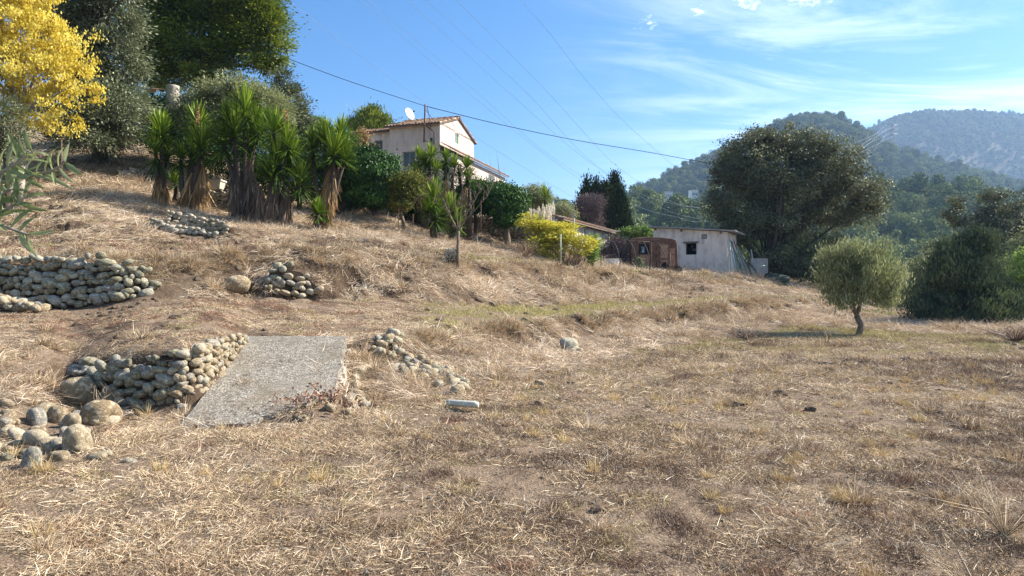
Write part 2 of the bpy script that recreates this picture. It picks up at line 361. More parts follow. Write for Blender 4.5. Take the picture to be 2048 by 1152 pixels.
M['tube_rust'] = plain('brown_steel_tube', (0.16, 0.115, 0.095), 0.7, 0.35, 12, 0.2)
M['white_paint'] = plain('white_enamel', (0.74, 0.74, 0.72), 0.4, 0.08, 20, 0.1)
M['white_plastic'] = plain('white_plastic', (0.52, 0.50, 0.42), 0.6, 0.25, 20, 0.1)
M['green_roll'] = plain('dark_green_mesh', (0.018, 0.042, 0.030), 0.7, 0.4, 40, 0.5)
M['wood'] = plain('weathered_wood', (0.17, 0.13, 0.10), 0.9, 0.35, 14, 0.7)
M['post_green'] = plain('grey_green_post', (0.30, 0.34, 0.26), 0.6, 0.2, 12, 0.3)
M['wire'] = plain('black_cable', (0.012, 0.012, 0.013), 0.95, 0.1, 5, 0.0, 0.001, 0.0, 0.02)
M['wire_al'] = plain('aluminium_conductor', (0.20, 0.21, 0.23), 0.35, 0.1, 5, 0.0, 0.001, 0.4, 0.6)
M['turq'] = plain('turquoise_paint', (0.30, 0.55, 0.52), 0.6, 0.2, 12, 0.2)
M['cement_sheet'] = plain('grey_cement_sheet', (0.33, 0.31, 0.29), 0.9, 0.25, 10, 0.4)
# ------------------------------------------------------------------ terrain
# profiles of the ground: for a bearing (given as photo column u) the stations (distance, height)
def zz(v, Y): return CH - (v - HY) / F * Y
PROF = {
 -400: [(7.2, 0), (7.4, .02), (9.6, .72), (15.8, 1.15), (16.4, 2.3), (19, zz(494, 19)), (25, zz(375, 25)), (34, zz(290, 34)), (80, zz(230, 80))],
 0:    [(7.6, 0), (8.6, .25), (10.4, .74), (15.9, zz(614, 15.9)), (16.4, zz(517, 16.4)), (19, zz(490, 19)), (25, zz(385, 25)), (34, zz(300, 34)), (80, zz(240, 80))],
 100:  [(8.2, 0), (9.2, .2), (10.9, .74), (15.8, zz(615, 15.8)), (16.3, zz(513, 16.3)), (19, zz(483, 19)), (25, zz(386, 25)), (33, zz(299, 33)), (80, zz(240, 80))],
 135:  [(9.4, -.02), (10.05, .0), (10.5, .50), (15.8, zz(615, 15.8)), (16.2, zz(511, 16.2)), (19, zz(480, 19)), (25, zz(387, 25)), (33, zz(298, 33)), (80, zz(240, 80))],
 180:  [(9.3, -.03), (9.72, .0), (10.1, .60), (15.7, zz(616, 15.7)), (16.2, zz(510, 16.2)), (19, zz(478, 19)), (25, zz(388, 25)), (33, zz(298, 33)), (80, zz(240, 80))],
 290:  [(8.8, -.02), (9.24, .0), (9.6, .70), (15.5, zz(606, 15.5)), (16.9, zz(517, 16.9)), (19, zz(488, 19)), (26, zz(396, 26)), (33, zz(315, 33)), (80, zz(260, 80))],
 370:  [(8.7, -.01), (9.15, .03), (9.55, .76), (16.0, zz(600, 16.0)), (17.4, zz(512, 17.4)), (19.6, zz(487, 19.6)), (26, zz(418, 26)), (33, zz(340, 33)), (80, zz(280, 80))],
 400:  [(8.2, -.03), (9.25, .12), (9.7, .77), (16.1, zz(599, 16.1)), (17.7, zz(512, 17.7)), (19.8, zz(486, 19.8)), (26, zz(425, 26)), (33, zz(350, 33)), (80, zz(290, 80))],
 430:  [(8.2, -.03), (9.7, .19), (10.2, .78), (16.3, zz(598, 16.3)), (18.0, zz(512, 18.0)), (20, zz(484, 20)), (26, zz(432, 26)), (33, zz(360, 33)), (80, zz(300, 80))],
 470:  [(8.2, -.03), (10.95, .43), (11.4, .79), (16.8, zz(598, 16.8)), (18.3, zz(510, 18.3)), (20.3, zz(484, 20.3)), (26, zz(437, 26)), (33, zz(370, 33)), (80, zz(320, 80))],
 500:  [(8.2, -.03), (10.4, .34), (12.5, .72), (17, zz(597, 17)), (18.5, zz(509, 18.5)), (20.6, zz(484, 20.6)), (26, zz(442, 26)), (33, zz(378, 33)), (80, zz(330, 80))],
 600:  [(8.2, -.03), (10.4, .34), (12.5, .71), (17.5, zz(596, 17.5)), (19.0, zz(507, 19.0)), (21.5, zz(484, 21.5)), (26, zz(454, 26)), (34, zz(400, 34)), (80, zz(370, 80))],
 655:  [(8.4, -.03), (10.4, .33), (12.5, .70), (17.8, zz(598, 17.8)), (19.6, zz(507, 19.6)), (21.8, zz(485, 21.8)), (26.6, zz(458, 26.6)), (34.6, zz(402, 34.6)), (80, zz(375, 80))],
 700:  [(9.4, -.02), (11.2, .2), (12.7, .66), (18.0, zz(599, 18.0)), (20, zz(506, 20)), (22, zz(486, 22)), (27, zz(460, 27)), (35, zz(405, 35)), (80, zz(380, 80))],
 780:  [(10.0, 0), (12.2, .26), (13.0, zz(676, 13)), (18.6, zz(601, 18.6)), (21, zz(509, 21)), (23, zz(488, 23)), (28, zz(465, 28)), (36, zz(405, 36)), (80, zz(380, 80))],
 900:  [(10.6, 0), (13.5, .27), (14.6, zz(661, 14.6)), (19.6, zz(607, 19.6)), (22.2, zz(527, 22.2)), (25, zz(506, 25)), (31, zz(484, 31)), (38, zz(425, 38)), (80, zz(400, 80))],
 1100: [(13.6, 0), (17.4, .28), (18.6, zz(642, 18.6)), (23.5, zz(612, 23.5)), (28.5, zz(536, 28.5)), (31, zz(528, 31)), (34.5, zz(505, 34.5)), (42, zz(480, 42)), (80, zz(470, 80))],
 1200: [(15.8, 0), (20.2, .30), (21.5, zz(632, 21.5)), (26.2, zz(607, 26.2)), (33, zz(540, 33)), (35, zz(538, 35)), (39, zz(528, 39)), (46, zz(510, 46)), (80, zz(510, 80))],
 1300: [(18, 0), (23.1, .30), (24.5, zz(625, 24.5)), (29, zz(604, 29)), (36, zz(546, 36)), (38, zz(544, 38)), (42, zz(541, 42)), (50, zz(532, 50)), (80, zz(545, 80))],
 1450: [(22, 0), (27.0, .38), (28.4, zz(606, 28.4)), (33, zz(592, 33)), (38, zz(565, 38)), (40.5, zz(553, 40.5)), (45, zz(548, 45)), (55, zz(550, 55)), (80, zz(560, 80))],
 1540: [(25, .05), (29.6, .5), (31.5, zz(598, 31.5)), (35, zz(590, 35)), (38, zz(578, 38)), (42, zz(566, 42)), (47, zz(560, 47)), (56, zz(560, 56)), (80, zz(572, 80))],
 1620: [(28, .1), (31, .6), (34, zz(600, 34)), (37, zz(594, 37)), (40, zz(588, 40)), (44, zz(582, 44)), (49, zz(576, 49)), (58, zz(572, 58)), (80, zz(580, 80))],
 1700: [(28, .0), (30, .05), (36, .35), (39, .4), (42, .45), (46, .5), (52, .6), (60, .6), (80, 0.0)],
 1850: [(24, 0), (26, 0), (31, .05), (36, .1), (41, .1), (46, .1), (52, 0), (60, -.5), (80, -2.0)],
 2600: [(24, 0), (26, 0), (31, .05), (36, .1), (41, .1), (46, .1), (52, 0), (60, -.5), (80, -2.0)],
}
_pu = np.array(sorted(PROF)); _pY = np.array([[s[0] for s in PROF[k]] for k in _pu]); _pZ = np.array([[s[1] for s in PROF[k]] for k in _pu])
def base_h(x, y):
    x = np.asarray(x, float); y = np.asarray(y, float)
    yy = np.maximum(y, 3.0); u = HX + F * x / yy
    u = u + 14 * vn(x * 0.5 + 5, y * 0.5) * np.minimum(1, yy / 12)
    K = _pY.shape[1]
    Ys = [np.interp(u, _pu, _pY[:, k]) for k in range(K)]; Zs = [np.interp(u, _pu, _pZ[:, k]) for k in range(K)]
    z = np.zeros_like(yy)
    for k in range(K):
        y0 = Ys[k - 1] if k else np.zeros_like(yy); z0 = Zs[k - 1] if k else np.zeros_like(yy)
        if k == 0: y0 = Ys[0] * 0.9
        t = np.clip((yy - y0) / np.maximum(Ys[k] - y0, 0.05), 0, 1)
        z = np.where(yy > y0, z0 + (Zs[k] - z0) * t, z)
    return z
def zone(x, y):
    """0 field, 1-2 lower bank, 3 first terrace, 4 second bank, 5 second terrace, 6+ upper slope"""
    yy = np.maximum(np.asarray(y, float), 3.0); u = HX + F * np.asarray(x, float) / yy + 14 * vn(x * 0.5 + 5, y * 0.5) * np.minimum(1, yy / 12)
    z = np.zeros(np.shape(yy), int)
    for k in range(_pY.shape[1]): z += yy > np.interp(u, _pu, _pY[:, k])
    return z
def H0(x, y):
    d = 0.08 + 0.008 * np.maximum(np.asarray(y, float), 0)
    return (base_h(x, y - d) + 2 * base_h(x, y) + base_h(x, y + d)) / 4
def H(x, y):
    x = np.asarray(x, float); y = np.asarray(y, float)
    z = H0(x, y)
    sl = np.clip(np.abs(base_h(x, y + 0.7) - base_h(x, y - 0.7)) / 1.4 - 0.06, 0, 0.5) * 2
    sl = sl * np.clip((nearwall(x, y) - 0.5) / 1.3, 0, 1)
    z = z + fbm(x * 0.45, y * 0.45, 3, 3) * 0.05 + fbm(x * 2.6, y * 2.6, 3, 5) * (0.022 + 0.26 * sl) - np.maximum(0, fbm(x * 1.7 + 3, y * 1.7, 3, 15) - .08) * 0.9 * sl + fbm(x * 1.1 + 9, y * 1.1, 2, 9) * 0.36 * sl
    ramp = ((x > -4.9) & (x < -1.9) & (y > 8.0) & (y < 12.8))
    z = np.where(ramp, np.minimum(z, H0(x, y) - 0.01), z)
    return z
def nearwall(x, y):
    P_ = [(-6.6, 10.4), (-5.86, 9.8), (-5.26, 9.4), (-4.74, 9.3), (-4.24, 9.2), (-4.04, 9.5), (-4.17, 10.4), (-4.41, 11.83)]
    Q_ = [(-14, 15.9), (-11, 15.8), (-9.5, 15.7), (-8.2, 15.9), (-7.6, 16.2)]
    d = np.full(np.shape(x), 9.0)
    for (x0, y0), (x1, y1) in list(zip(P_, P_[1:])) + list(zip(Q_, Q_[1:])):
        t = np.clip(((x - x0) * (x1 - x0) + (y - y0) * (y1 - y0)) / ((x1 - x0) ** 2 + (y1 - y0) ** 2), 0, 1)
        d = np.minimum(d, np.hypot(x - x0 - t * (x1 - x0), y - y0 - t * (y1 - y0)))
    return d
def Hs(x, y): return float(H(np.array([x]), np.array([y]))[0])
def ray(u, v, y0=3.0, y1=70.0):
    """distance at which the line of sight through photo point (u, v) meets the ground"""
    y = np.linspace(y0, y1, 1500); z = H(pxx(u, y), y); zr = CH - (v - HY) / F * y; k = np.nonzero(z >= zr)[0]
    return float(y[k[0]]) if len(k) else y1
def gp(u, Y): # ground point at bearing u, distance Y
    x = pxx(u, Y); return Vector((x, Y, Hs(x, Y)))

def fan(name, ys, a0, a1, na, apex, hf, mat, smooth=True):
    a = np.linspace(a0, a1, na); A, Yg = np.meshgrid(a, ys); X = A * (Yg + apex)
    Z = hf(X.ravel(), Yg.ravel()); V = np.stack([X.ravel(), Yg.ravel(), Z], 1)
    n = len(ys); i = np.arange((n - 1) * (na - 1)); r = i // (na - 1); c_ = i % (na - 1); b = r * na + c_
    return mk_mesh(name, V, np.stack([b, b + 1, b + na + 1, b + na], 1), mat, smooth)
ys = np.concatenate([np.linspace(-14, 2, 12)[:-1], 2 * (82 / 2) ** (np.linspace(0, 1, 620))])
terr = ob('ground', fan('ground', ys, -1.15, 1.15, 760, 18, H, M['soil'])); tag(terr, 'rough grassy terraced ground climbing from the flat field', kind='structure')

# far terrain: valley, wooded hill, steep hill, mountain
HU = [-1500, 700, 1000, 1150, 1240, 1340, 1450, 1540, 1590, 1640, 1680, 1740, 1800, 1860, 1950, 2048, 2400, 3400]
RA = [430, 440, 440, 428, 412, 404, 404, 402, 398, 394, 392, 390, 386, 384, 384, 408, 420, 430]
RB = [560, 560, 540, 460, 408, 354, 308, 262, 248, 241, 248, 278, 308, 326, 352, 380, 440, 480]
RC = [560, 560, 540, 480, 420, 400, 370, 330, 300, 280, 272, 258, 232, 221, 224, 231, 250, 330]
HY_ = [78, 120, 165, 330, 400, 480, 820, 960, 1100, 1550, 2000]
def hill_h(x, y):
    u = HX + F * x / y
    ra, rb, rc = (np.interp(u, HU, q) for q in (RA, RB, RC))
    left = np.clip((900 - u) / 900, 0, 1)
    st = [np.where(u > 1640, -2.5, zz(np.interp(u, [-1500, 700, 1100, 1300, 1640], [300, 390, 475, 548, 580]), 78)), -6 + 0 * u, -5 + 0 * u, (HY - ra - 14) / F * 330, (HY - ra - 14) / F * 330 * 0.55, 12 + 0 * u,
          (HY - rb) / F * 820, (HY - rb) / F * 820 * 0.7, (HY - rb) / F * 820 * 0.6, (HY - rc) / F * 1550, (HY - rc) / F * 1550 * .8]
    z = np.zeros_like(u)
    for k in range(1, len(HY_)):
        t = np.clip((y - HY_[k - 1]) / (HY_[k] - HY_[k - 1]), 0, 1); t2 = t * t * (3 - 2 * t); t = 0.5 * t + 0.5 * t2
        z = np.where(y >= HY_[k - 1], st[k - 1] + (st[k] - st[k - 1]) * t, z)
    am = np.interp(y, [80, 150, 250, 330, 500, 650, 820, 1100, 1300, 1550], [0.3, 3, 10, 1.5, 10, 24, 2, 10, 30, 2])
    return z + fbm(x / 90.0, y / 120.0, 3, 21) * am
m = Mat('hillside_heath'); n1 = m.noise(0.012, 6, 0.6); n2 = m.noise(0.25, 5, 0.7)
c = m.mix(m.rng(n1, 0.4, 0.6), (0.075, 0.075, 0.04), (0.13, 0.10, 0.065)); c = m.mix(m.rng(n2, 0.45, 0.6, 0, 0.8), c, (0.06, 0.07, 0.035))
M['heath'] = m.principled(c, 0.95, m.bump(n2, 1.0, 2.0), spec=0.05)
ys2 = 78 * (2000 / 78) ** np.linspace(0, 1, 330)
hill = ob('hills', fan('hills', ys2, -1.3, 1.5, 420, 0, hill_h, M['heath'])); tag(hill, 'hills and mountain rising beyond the valley', kind='structure')
xs = np.linspace(-2500, 2500, 120)
V = []; 
for yq, ff in ((2300, 0), (2700, .7), (3000, 1), (3500, .8)):
    for x_ in xs: V.append((x_, yq, -10 + ff * (float(np.interp(HX + F * x_ / 3000, [0, 900, 1080, 1120, 1170, 1250, 1400, 2400], [330, 345, 362, 372, 352, 300, 200, 100])) + 22 * float(fbm(np.array([x_ / 160.]), np.array([3.3]), 3, 4)[0]))))
Fq = [(r * 120 + i, r * 120 + i + 1, (r + 1) * 120 + i + 1, (r + 1) * 120 + i) for r in range(3) for i in range(119)]
dh = ob('distant_ridge', mk_mesh('distant_ridge', V, Fq, plain('distant_forest', (0.06, 0.075, 0.04), 1, 0.3, 0.02, 0.2), True)); tag(dh, 'faint blue ridge on the skyline', kind='structure')
# the plain under everything, so that the ground reaches the horizon
V = [(-6000, -3000, -14), (6000, -3000, -14), (6000, 7000, -14), (-6000, 7000, -14)]
pl = ob('valley_floor', mk_mesh('valley_floor', V, [(0, 1, 2, 3)], M['heath'])); tag(pl, kind='structure')

# ------------------------------------------------------------------ instancing of ground cover through geometry nodes
def scatter(name, label, P3, rot, scl, idx, protos, kind='stuff'):
    me = bpy.data.meshes.new(name); me.vertices.add(len(P3)); me.vertices.foreach_set('co', np.asarray(P3, np.float32).ravel())
    a = me.attributes.new('rot', 'FLOAT_VECTOR', 'POINT'); a.data.foreach_set('vector', np.asarray(rot, np.float32).ravel())
    sc3 = np.asarray(scl, np.float32)
    if sc3.ndim == 1: sc3 = np.repeat(sc3[:, None], 3, 1)
    a = me.attributes.new('scl', 'FLOAT_VECTOR', 'POINT'); a.data.foreach_set('vector', sc3.ravel())
    a = me.attributes.new('idx', 'INT', 'POINT'); a.data.foreach_set('value', np.asarray(idx, np.int32))
    o = ob(name, me); tag(o, label, kind=kind)
    coll = bpy.data.collections.new(name + '_pieces')
    for i, pm in enumerate(protos):
        po = bpy.data.objects.new('%s_piece_%02d' % (name, i), pm); coll.objects.link(po)
    g = bpy.data.node_groups.new(name + '_scatter', 'GeometryNodeTree')
    g.interface.new_socket('Geometry', in_out='INPUT', socket_type='NodeSocketGeometry'); g.interface.new_socket('Geometry', in_out='OUTPUT', socket_type='NodeSocketGeometry')
    gi = g.nodes.new('NodeGroupInput'); go = g.nodes.new('NodeGroupOutput')
    ci = g.nodes.new('GeometryNodeCollectionInfo'); ci.inputs['Collection'].default_value = coll; ci.inputs['Separate Children'].default_value = True; ci.inputs['Reset Children'].default_value = True
    io = g.nodes.new('GeometryNodeInstanceOnPoints'); io.inputs['Pick Instance'].default_value = True
    def na(nm, ty):
        n = g.nodes.new('GeometryNodeInputNamedAttribute'); n.data_type = ty; n.inputs['Name'].default_value = nm; return n.outputs['Attribute']
    L = g.links.new
    L(gi.outputs[0], io.inputs['Points']); L(ci.outputs[0], io.inputs['Instance']); L(na('idx', 'INT'), io.inputs['Instance Index'])
    e2r = g.nodes.new('FunctionNodeEulerToRotation'); L(na('rot', 'FLOAT_VECTOR'), e2r.inputs[0]); L(e2r.outputs[0], io.inputs['Rotation'])
    L(na('scl', 'FLOAT_VECTOR'), io.inputs['Scale']); L(io.outputs[0], go.inputs[0])
    md = o.modifiers.new('scatter', 'NODES'); md.node_group = g
    return o

def align(x, y, spin, tilt=1.0, e=0.25):
    """euler angles that lay an instance on the ground with its own spin"""
    hx = (H0(x + e, y) - H0(x - e, y)) / (2 * e) * tilt; hy = (H0(x, y + e) - H0(x, y - e)) / (2 * e) * tilt
    n = np.stack([-hx, -hy, np.ones_like(hx)], 1); n /= np.linalg.norm(n, axis=1)[:, None]
    t = np.stack([np.cos(spin), np.sin(spin), np.zeros_like(spin)], 1); t -= n * (t * n).sum(1)[:, None]; t /= np.linalg.norm(t, axis=1)[:, None]
    b = np.cross(n, t)   # columns t, b, n
    return np.stack([np.arctan2(b[:, 2], n[:, 2]), -np.arcsin(np.clip(t[:, 2], -1, 1)), np.arctan2(t[:, 1], t[:, 0])], 1)

def blades(n, spread, length, width, elev, mat, name, bend=0.4, az=None, azs=3.2, seed=0, lift=0.0, radial=False):
    """a tuft or mat of n ribbon blades; elev = (lowest, highest) angle above the ground"""
    g = np.random.default_rng(seed)
    r = spread * np.sqrt(g.random(n)); th = g.random(n) * 2 * np.pi
    p = np.stack([r * np.cos(th), r * np.sin(th), lift * g.random(n)], 1)
    a = th + g.normal(0, 0.5, n) if radial else ((g.random(n) * 2 * np.pi) if az is None else g.normal(az, azs, n))
    el = R(elev[0]) + g.random(n) * (R(elev[1]) - R(elev[0]))
    L = length[0] + (length[1] - length[0]) * g.random(n) ** 1.5; w = width * (0.6 + 0.8 * g.random(n))
    d = np.stack([np.cos(a) * np.cos(el), np.sin(a) * np.cos(el), np.sin(el)], 1)
    side = np.cross(d, g.normal(0, 1, (n, 3))); side /= np.linalg.norm(side, axis=1)[:, None]
    dn = np.zeros((n, 3)); dn[:, 2] = -bend * (0.3 + g.random(n)); cu = g.normal(0, 0.16, (n, 3)) + dn * 0.5
    pts = []
    for k, s_ in enumerate((0, 0.5, 1.0)):
        q = p + d * (L * s_)[:, None] + cu * (L * s_ * s_)[:, None]
        q[:, 2] = np.maximum(q[:, 2], 0.002 + 0.012 * g.random(n))
        ww = w * (1.0, 0.8, 0.25)[k]
        pts += [q - side * ww[:, None] / 2, q + side * ww[:, None] / 2]
    V = np.stack(pts, 1).reshape(-1, 3); b = np.arange(n) * 6
    Fq = np.concatenate([np.stack([b, b + 1, b + 3, b + 2], 1), np.stack([b + 2, b + 3, b + 5, b + 4], 1)])
    t = g.random(n); return mk_mesh(name, V, Fq, mat, tint=np.concatenate([t, t]))

KEEPL = []   # places kept free of tall straw: (x, y, radius)
# ------------------------------------------------------------------ forest on the hills
def leafquads(C, D, Nn, L, Wd):
    """diamond leaves: centres C, axis D, normal-ish Nn"""
    D = D / np.maximum(np.linalg.norm(D, axis=1)[:, None], 1e-6)
    s_ = np.cross(D, Nn); s_ /= np.maximum(np.linalg.norm(s_, axis=1)[:, None], 1e-6)
    L = np.broadcast_to(np.asarray(L, float), (len(C),))[:, None]; Wd = np.broadcast_to(np.asarray(Wd, float), (len(C),))[:, None]
    V = np.stack([C - D * L / 2, C - s_ * Wd / 2, C + D * L / 2, C + s_ * Wd / 2], 1).reshape(-1, 3)
    b = np.arange(len(C)) * 4
    return V, np.stack([b, b + 1, b + 2, b + 3], 1)
def unit(n, g=rng):
    v = g.normal(0, 1, (n, 3)); return v / np.linalg.norm(v, axis=1)[:, None]
def hill_tree(seed, n=1300, tall=1.0, lumps=9, leaf=0.15):
    g = np.random.default_rng(seed)
    lc = unit(lumps, g) * (0.25 + 0.4 * g.random((lumps, 1))) * np.array([1, 1, 0.6 * tall]) + np.array([0, 0, 0.8 * tall]); lr = 0.32 + 0.25 * g.random(lumps)
    k = g.integers(0, lumps, n); d = unit(n, g); C = lc[k] + d * (lr[k] * (0.75 + 0.3 * g.random(n)))[:, None]; C[:, 2] = np.maximum(C[:, 2], 0.05)
    V, Fq = leafquads(C, unit(n, g), d + 0.5 * unit(n, g), leaf * (0.6 + 0.8 * g.random(n)), leaf * 0.7)
    return mk_mesh('hill_tree', V, Fq, M['hill_leaf'], tint=g.random(n) * 0.5 + 0.5 * g.random())
HT = [hill_tree(s_, 1300, t_, lu) for s_, t_, lu in ((1, .9, 9), (2, 1.1, 8), (3, .8, 10), (4, 1.2, 7), (5, .7, 11), (6, 1.6, 6))]
def forest(name, label, n, Y0, Y1, size, u0, u1, dens=None):
    y = np.sqrt(Y0 ** 2 + rng.random(n) * (Y1 ** 2 - Y0 ** 2)); u = u0 + rng.random(n) * (u1 - u0); x = (u - HX) / F * y
    if dens is not None: ok = rng.random(n) < dens(u, y, x); x, y = x[ok], y[ok]
    z = hill_h(x, y) - 0.3; s_ = size * (0.5 + 0.9 * rng.random(len(x)) ** 1.6)
    rot = np.zeros((len(x), 3)); rot[:, 2] = rng.random(len(x)) * 6.28
    return scatter(name, label, np.stack([x, y, z], 1), rot, np.stack([s_, s_, s_ * (0.8 + .5 * rng.random(len(x)))], 1), rng.integers(0, 6, len(x)), HT)
forest('near_wood', 'dense oak wood covering the low hill across the valley', 6800, 95, 350, 5.0, 900, 2500, lambda u, y, x: np.clip(0.85 + fbm(x / 20, y / 20, 2, 7) * 0.9, 0.2, 1) * ~((y > 280) & (y < 342) & ((np.abs(u - 1338) < 24) | (np.abs(u - 1390) < 24))))
forest('hillside_wood', 'dark woodland covering the steep conical hill', 13000, 440, 850, 5.6, 1050, 2500, lambda u, y, x: np.clip(0.8 + fbm(x / 50, y / 50, 2, 8) * 1.2, 0.15, 1))
forest('mountain_scrub', 'scattered trees and scrub on the brown mountain slope', 30000, 1000, 1580, 4.2, 1500, 2600, lambda u, y, x: np.clip(0.85 + fbm(x / 120, y / 120, 3, 11) * 1.8 - (y - 1000) / 2300, 0.35, 1))

# ------------------------------------------------------------------ haze
hz = MB(); hz.box((-2600, -60, -15.2), (5200, 0, 0), (0, 3700, 0), (0, 0, 445)); 
m = Mat('haze_air'); pv = m.n('ShaderNodeVolumePrincipled'); pv.inputs['Color'].default_value = (0.40, 0.62, 1, 1); pv.inputs['Density'].default_value = 0.00021; pv.inputs['Anisotropy'].default_value = 0.3
m.l(pv.outputs[0], m.out.inputs['Volume']); ho = hz.build('haze', m.m, None, (0, 0, 0)); tag(ho, 'thin blue haze over the valley', kind='stuff')
# ------------------------------------------------------------------ stones
def stone_mesh(mat, sub=2, seed=0, rough=0.12):
    bm = bmesh.new(); bmesh.ops.create_icosphere(bm, subdivisions=sub, radius=1); g = random.Random(seed)
    k = [Vector((g.uniform(-1, 1), g.uniform(-1, 1), g.uniform(-1, 1))).normalized() for _ in range(7)]; am = [g.uniform(-1, 1) for _ in k]
    for v_ in bm.verts:
        n = v_.co.normalized(); r_ = 1 + sum(a * max(0, n.dot(q_)) ** 2 for a, q_ in zip(am, k)) * rough
        p = g.uniform(0.985, 1.015) if sub > 2 else 1
        v_.co = n * r_ * p
        for ax in range(3):   # flattened, boxy cobble
            v_.co[ax] = math.copysign(abs(v_.co[ax]) ** 0.86, v_.co[ax])
    me = bpy.data.meshes.new('stone'); bm.to_mesh(me); bm.free(); me.materials.append(mat)
    me.polygons.foreach_set('use_smooth', np.ones(len(me.polygons), dtype=bool)); return me
SW = [stone_mesh(M['stone_warm'], 2, s_, 0.5) for s_ in range(10)]
SCo = [stone_mesh(M['stone_cool'], 2, 20 + s_, 0.5) for s_ in range(10)]
SB = [stone_mesh(M['stone_warm'], 3, 40 + s_, 0.75) for s_ in range(8)]
SBc = [stone_mesh(M['stone_cool'], 3, 60 + s_, 0.7) for s_ in range(6)]
SF = [stone_mesh(M['stone_far'], 2, 80 + s_, 0.25) for s_ in range(6)]

def arc(path):
    P_ = [np.array(p, float) for p in path]; L = [0]
    for a, b in zip(P_, P_[1:]): L.append(L[-1] + math.hypot(b[0] - a[0], b[1] - a[1]))
    return np.array(P_), np.array(L)
def stone_wall(root, path, size, meshes, meshes2=None, split=None, batter=0.15, jit=0.18, skip=0.0, joined=None, topjit=0.5, maxn=290, core=True):
    """path: (x, y, z bottom, z top) from left to right, the face looks to the right hand side of the walk; size(t) = stone width"""
    P_, L = arc(path); T = L[-1]; g = random.Random(len(path) * 7 + int(T * 10)); n = 0
    org = Vector(root.location); out = MB() if joined else None
    z = 0; row = 0
    hmax = max(p[3] - p[2] for p in path)
    items = []
    while z < hmax + 0.02:
        s_ = -g.uniform(0, 0.1) ; rh = None
        while s_ < T:
            t = s_ / T; w = size(t) * min(1.7, g.lognormvariate(0, .32)); hgt = size(t) * 0.74
            x, y, zb, zt = (np.interp(s_ + w / 2, L, P_[:, k]) for k in range(4)); h = zt - zb
            x2, y2 = (np.interp(s_ + w / 2 + .05, L, P_[:, k]) for k in range(2)); x1, y1 = (np.interp(s_ + w / 2 - .05, L, P_[:, k]) for k in range(2))
            d = Vector((x2 - x1, y2 - y1, 0))
            d = d.normalized() if d.length > 1e-6 else Vector((1, 0, 0)); nrm = Vector((d.y, -d.x, 0))
            zr = row * hgt * 0.97 + hgt * 0.4
            lim = h + g.uniform(-topjit, 0.1 * topjit) * hgt
            if zr < lim + 0.0 and g.random() > skip:
                c = Vector((x, y, zb + zr + g.uniform(-.3, .3) * hgt)) - nrm * (batter * zr + g.uniform(0, jit) * w)
                items.append((c, d, nrm, w, hgt * g.uniform(0.72, 1.2) * (.6 + .4 * min(1.4, w / size(t))), t))
            s_ += w * 1.0
        row += 1; z = row * min(size(0), size(1)) * 0.74 * 0.97
        if row > 60: break
    if core:
        V = []; Fq = []
        for (x, y, zb, zt), i in zip(path, range(len(path))):
            a = path[max(i - 1, 0)]; b = path[min(i + 1, len(path) - 1)]; d = Vector((b[0] - a[0], b[1] - a[1], 0)).normalized(); nr = Vector((d.y, -d.x, 0)); w = size(L[i] / T)
            for zq, k in ((zb - .3, 0.25), (zt - w * 1.0, 0.25 + 0), (zt - w * 1.1, 0.25 + 1)):
                bt = batter * max(0, zq - zb)
                p = Vector((x, y, zq)) - nr * (w * .40 + bt + (0.5 if k > 1 else 0)); V.append(p - org)
        for i in range(len(path) - 1):
            for k in range(2): Fq.append((i * 3 + k, (i + 1) * 3 + k, (i + 1) * 3 + k + 1, i * 3 + k + 1))
        ob('earth_core', mk_mesh('earth_core', V, Fq, M['earth']), root)
    for c, d, nrm, w, hgt, t in items:
        ms = meshes if (meshes2 is None or t > split(c)) else meshes2
        if joined is not None:
            bm_ = g.choice(ms); R3 = Matrix.Rotation(g.uniform(-.3, .3), 3, nrm)
            co = [Vector(v_.co) for v_ in bm_.vertices]
            ax = (d * (w * .55), nrm * (w * .45), Vector((0, 0, hgt * .56)))
            out.add([c - org + R3 @ (ax[0] * p.x + ax[1] * p.y + ax[2] * p.z) for p in co], [tuple(f.vertices) for f in bm_.polygons], g.random(), True)
        else:
            n += 1
            if n > maxn: break
            o = ob('stone', g.choice(ms), root)
            q_ = Matrix((d, nrm, Vector((0, 0, 1)))).transposed()
            o.rotation_euler = (Matrix.Rotation(g.uniform(-.55, .55), 3, nrm) @ q_ @ Matrix.Rotation(g.uniform(-.4, .4), 3, 'Z')).to_euler()
            o.scale = (w * .53, w * g.uniform(.36, .46), hgt * .51); o.location = c - org
    if joined is not None:
        o = out.build(joined, M['stone_far'], root, origin=(0, 0, 0)); o.location = (0, 0, 0); tag(o, kind='stuff')
    return n

def wp(u, vb, vt, Y): return (pxx(u, Y), Y, zz(vb, Y), zz(vt, Y))
# the cobble retaining wall beside the ramp
path = [(-6.35, 10.25, -.05, .46), (-5.86, 9.8, -.06, .60), (-5.26, 9.4, -.07, .68), (-4.74, 9.22, -.06, .76), (-4.27, 9.2, .0, .80), (-4.08, 9.5, .10, .84), (-4.20, 10.4, .30, .86), (-4.36, 11.3, .49, .84), (-4.45, 11.9, .60, .82)]
rw = thing('cobble_wall', Vector(path[3][:3]), 'knee high dry wall of rounded river cobbles curving along the left side of the concrete ramp', 'stone wall')
stone_wall(rw, path, lambda t: float(np.interp(t, [0, .12, .3, .45, 1], [.24, .20, .165, .135, .105])), SW, SCo, lambda c: 0.42)
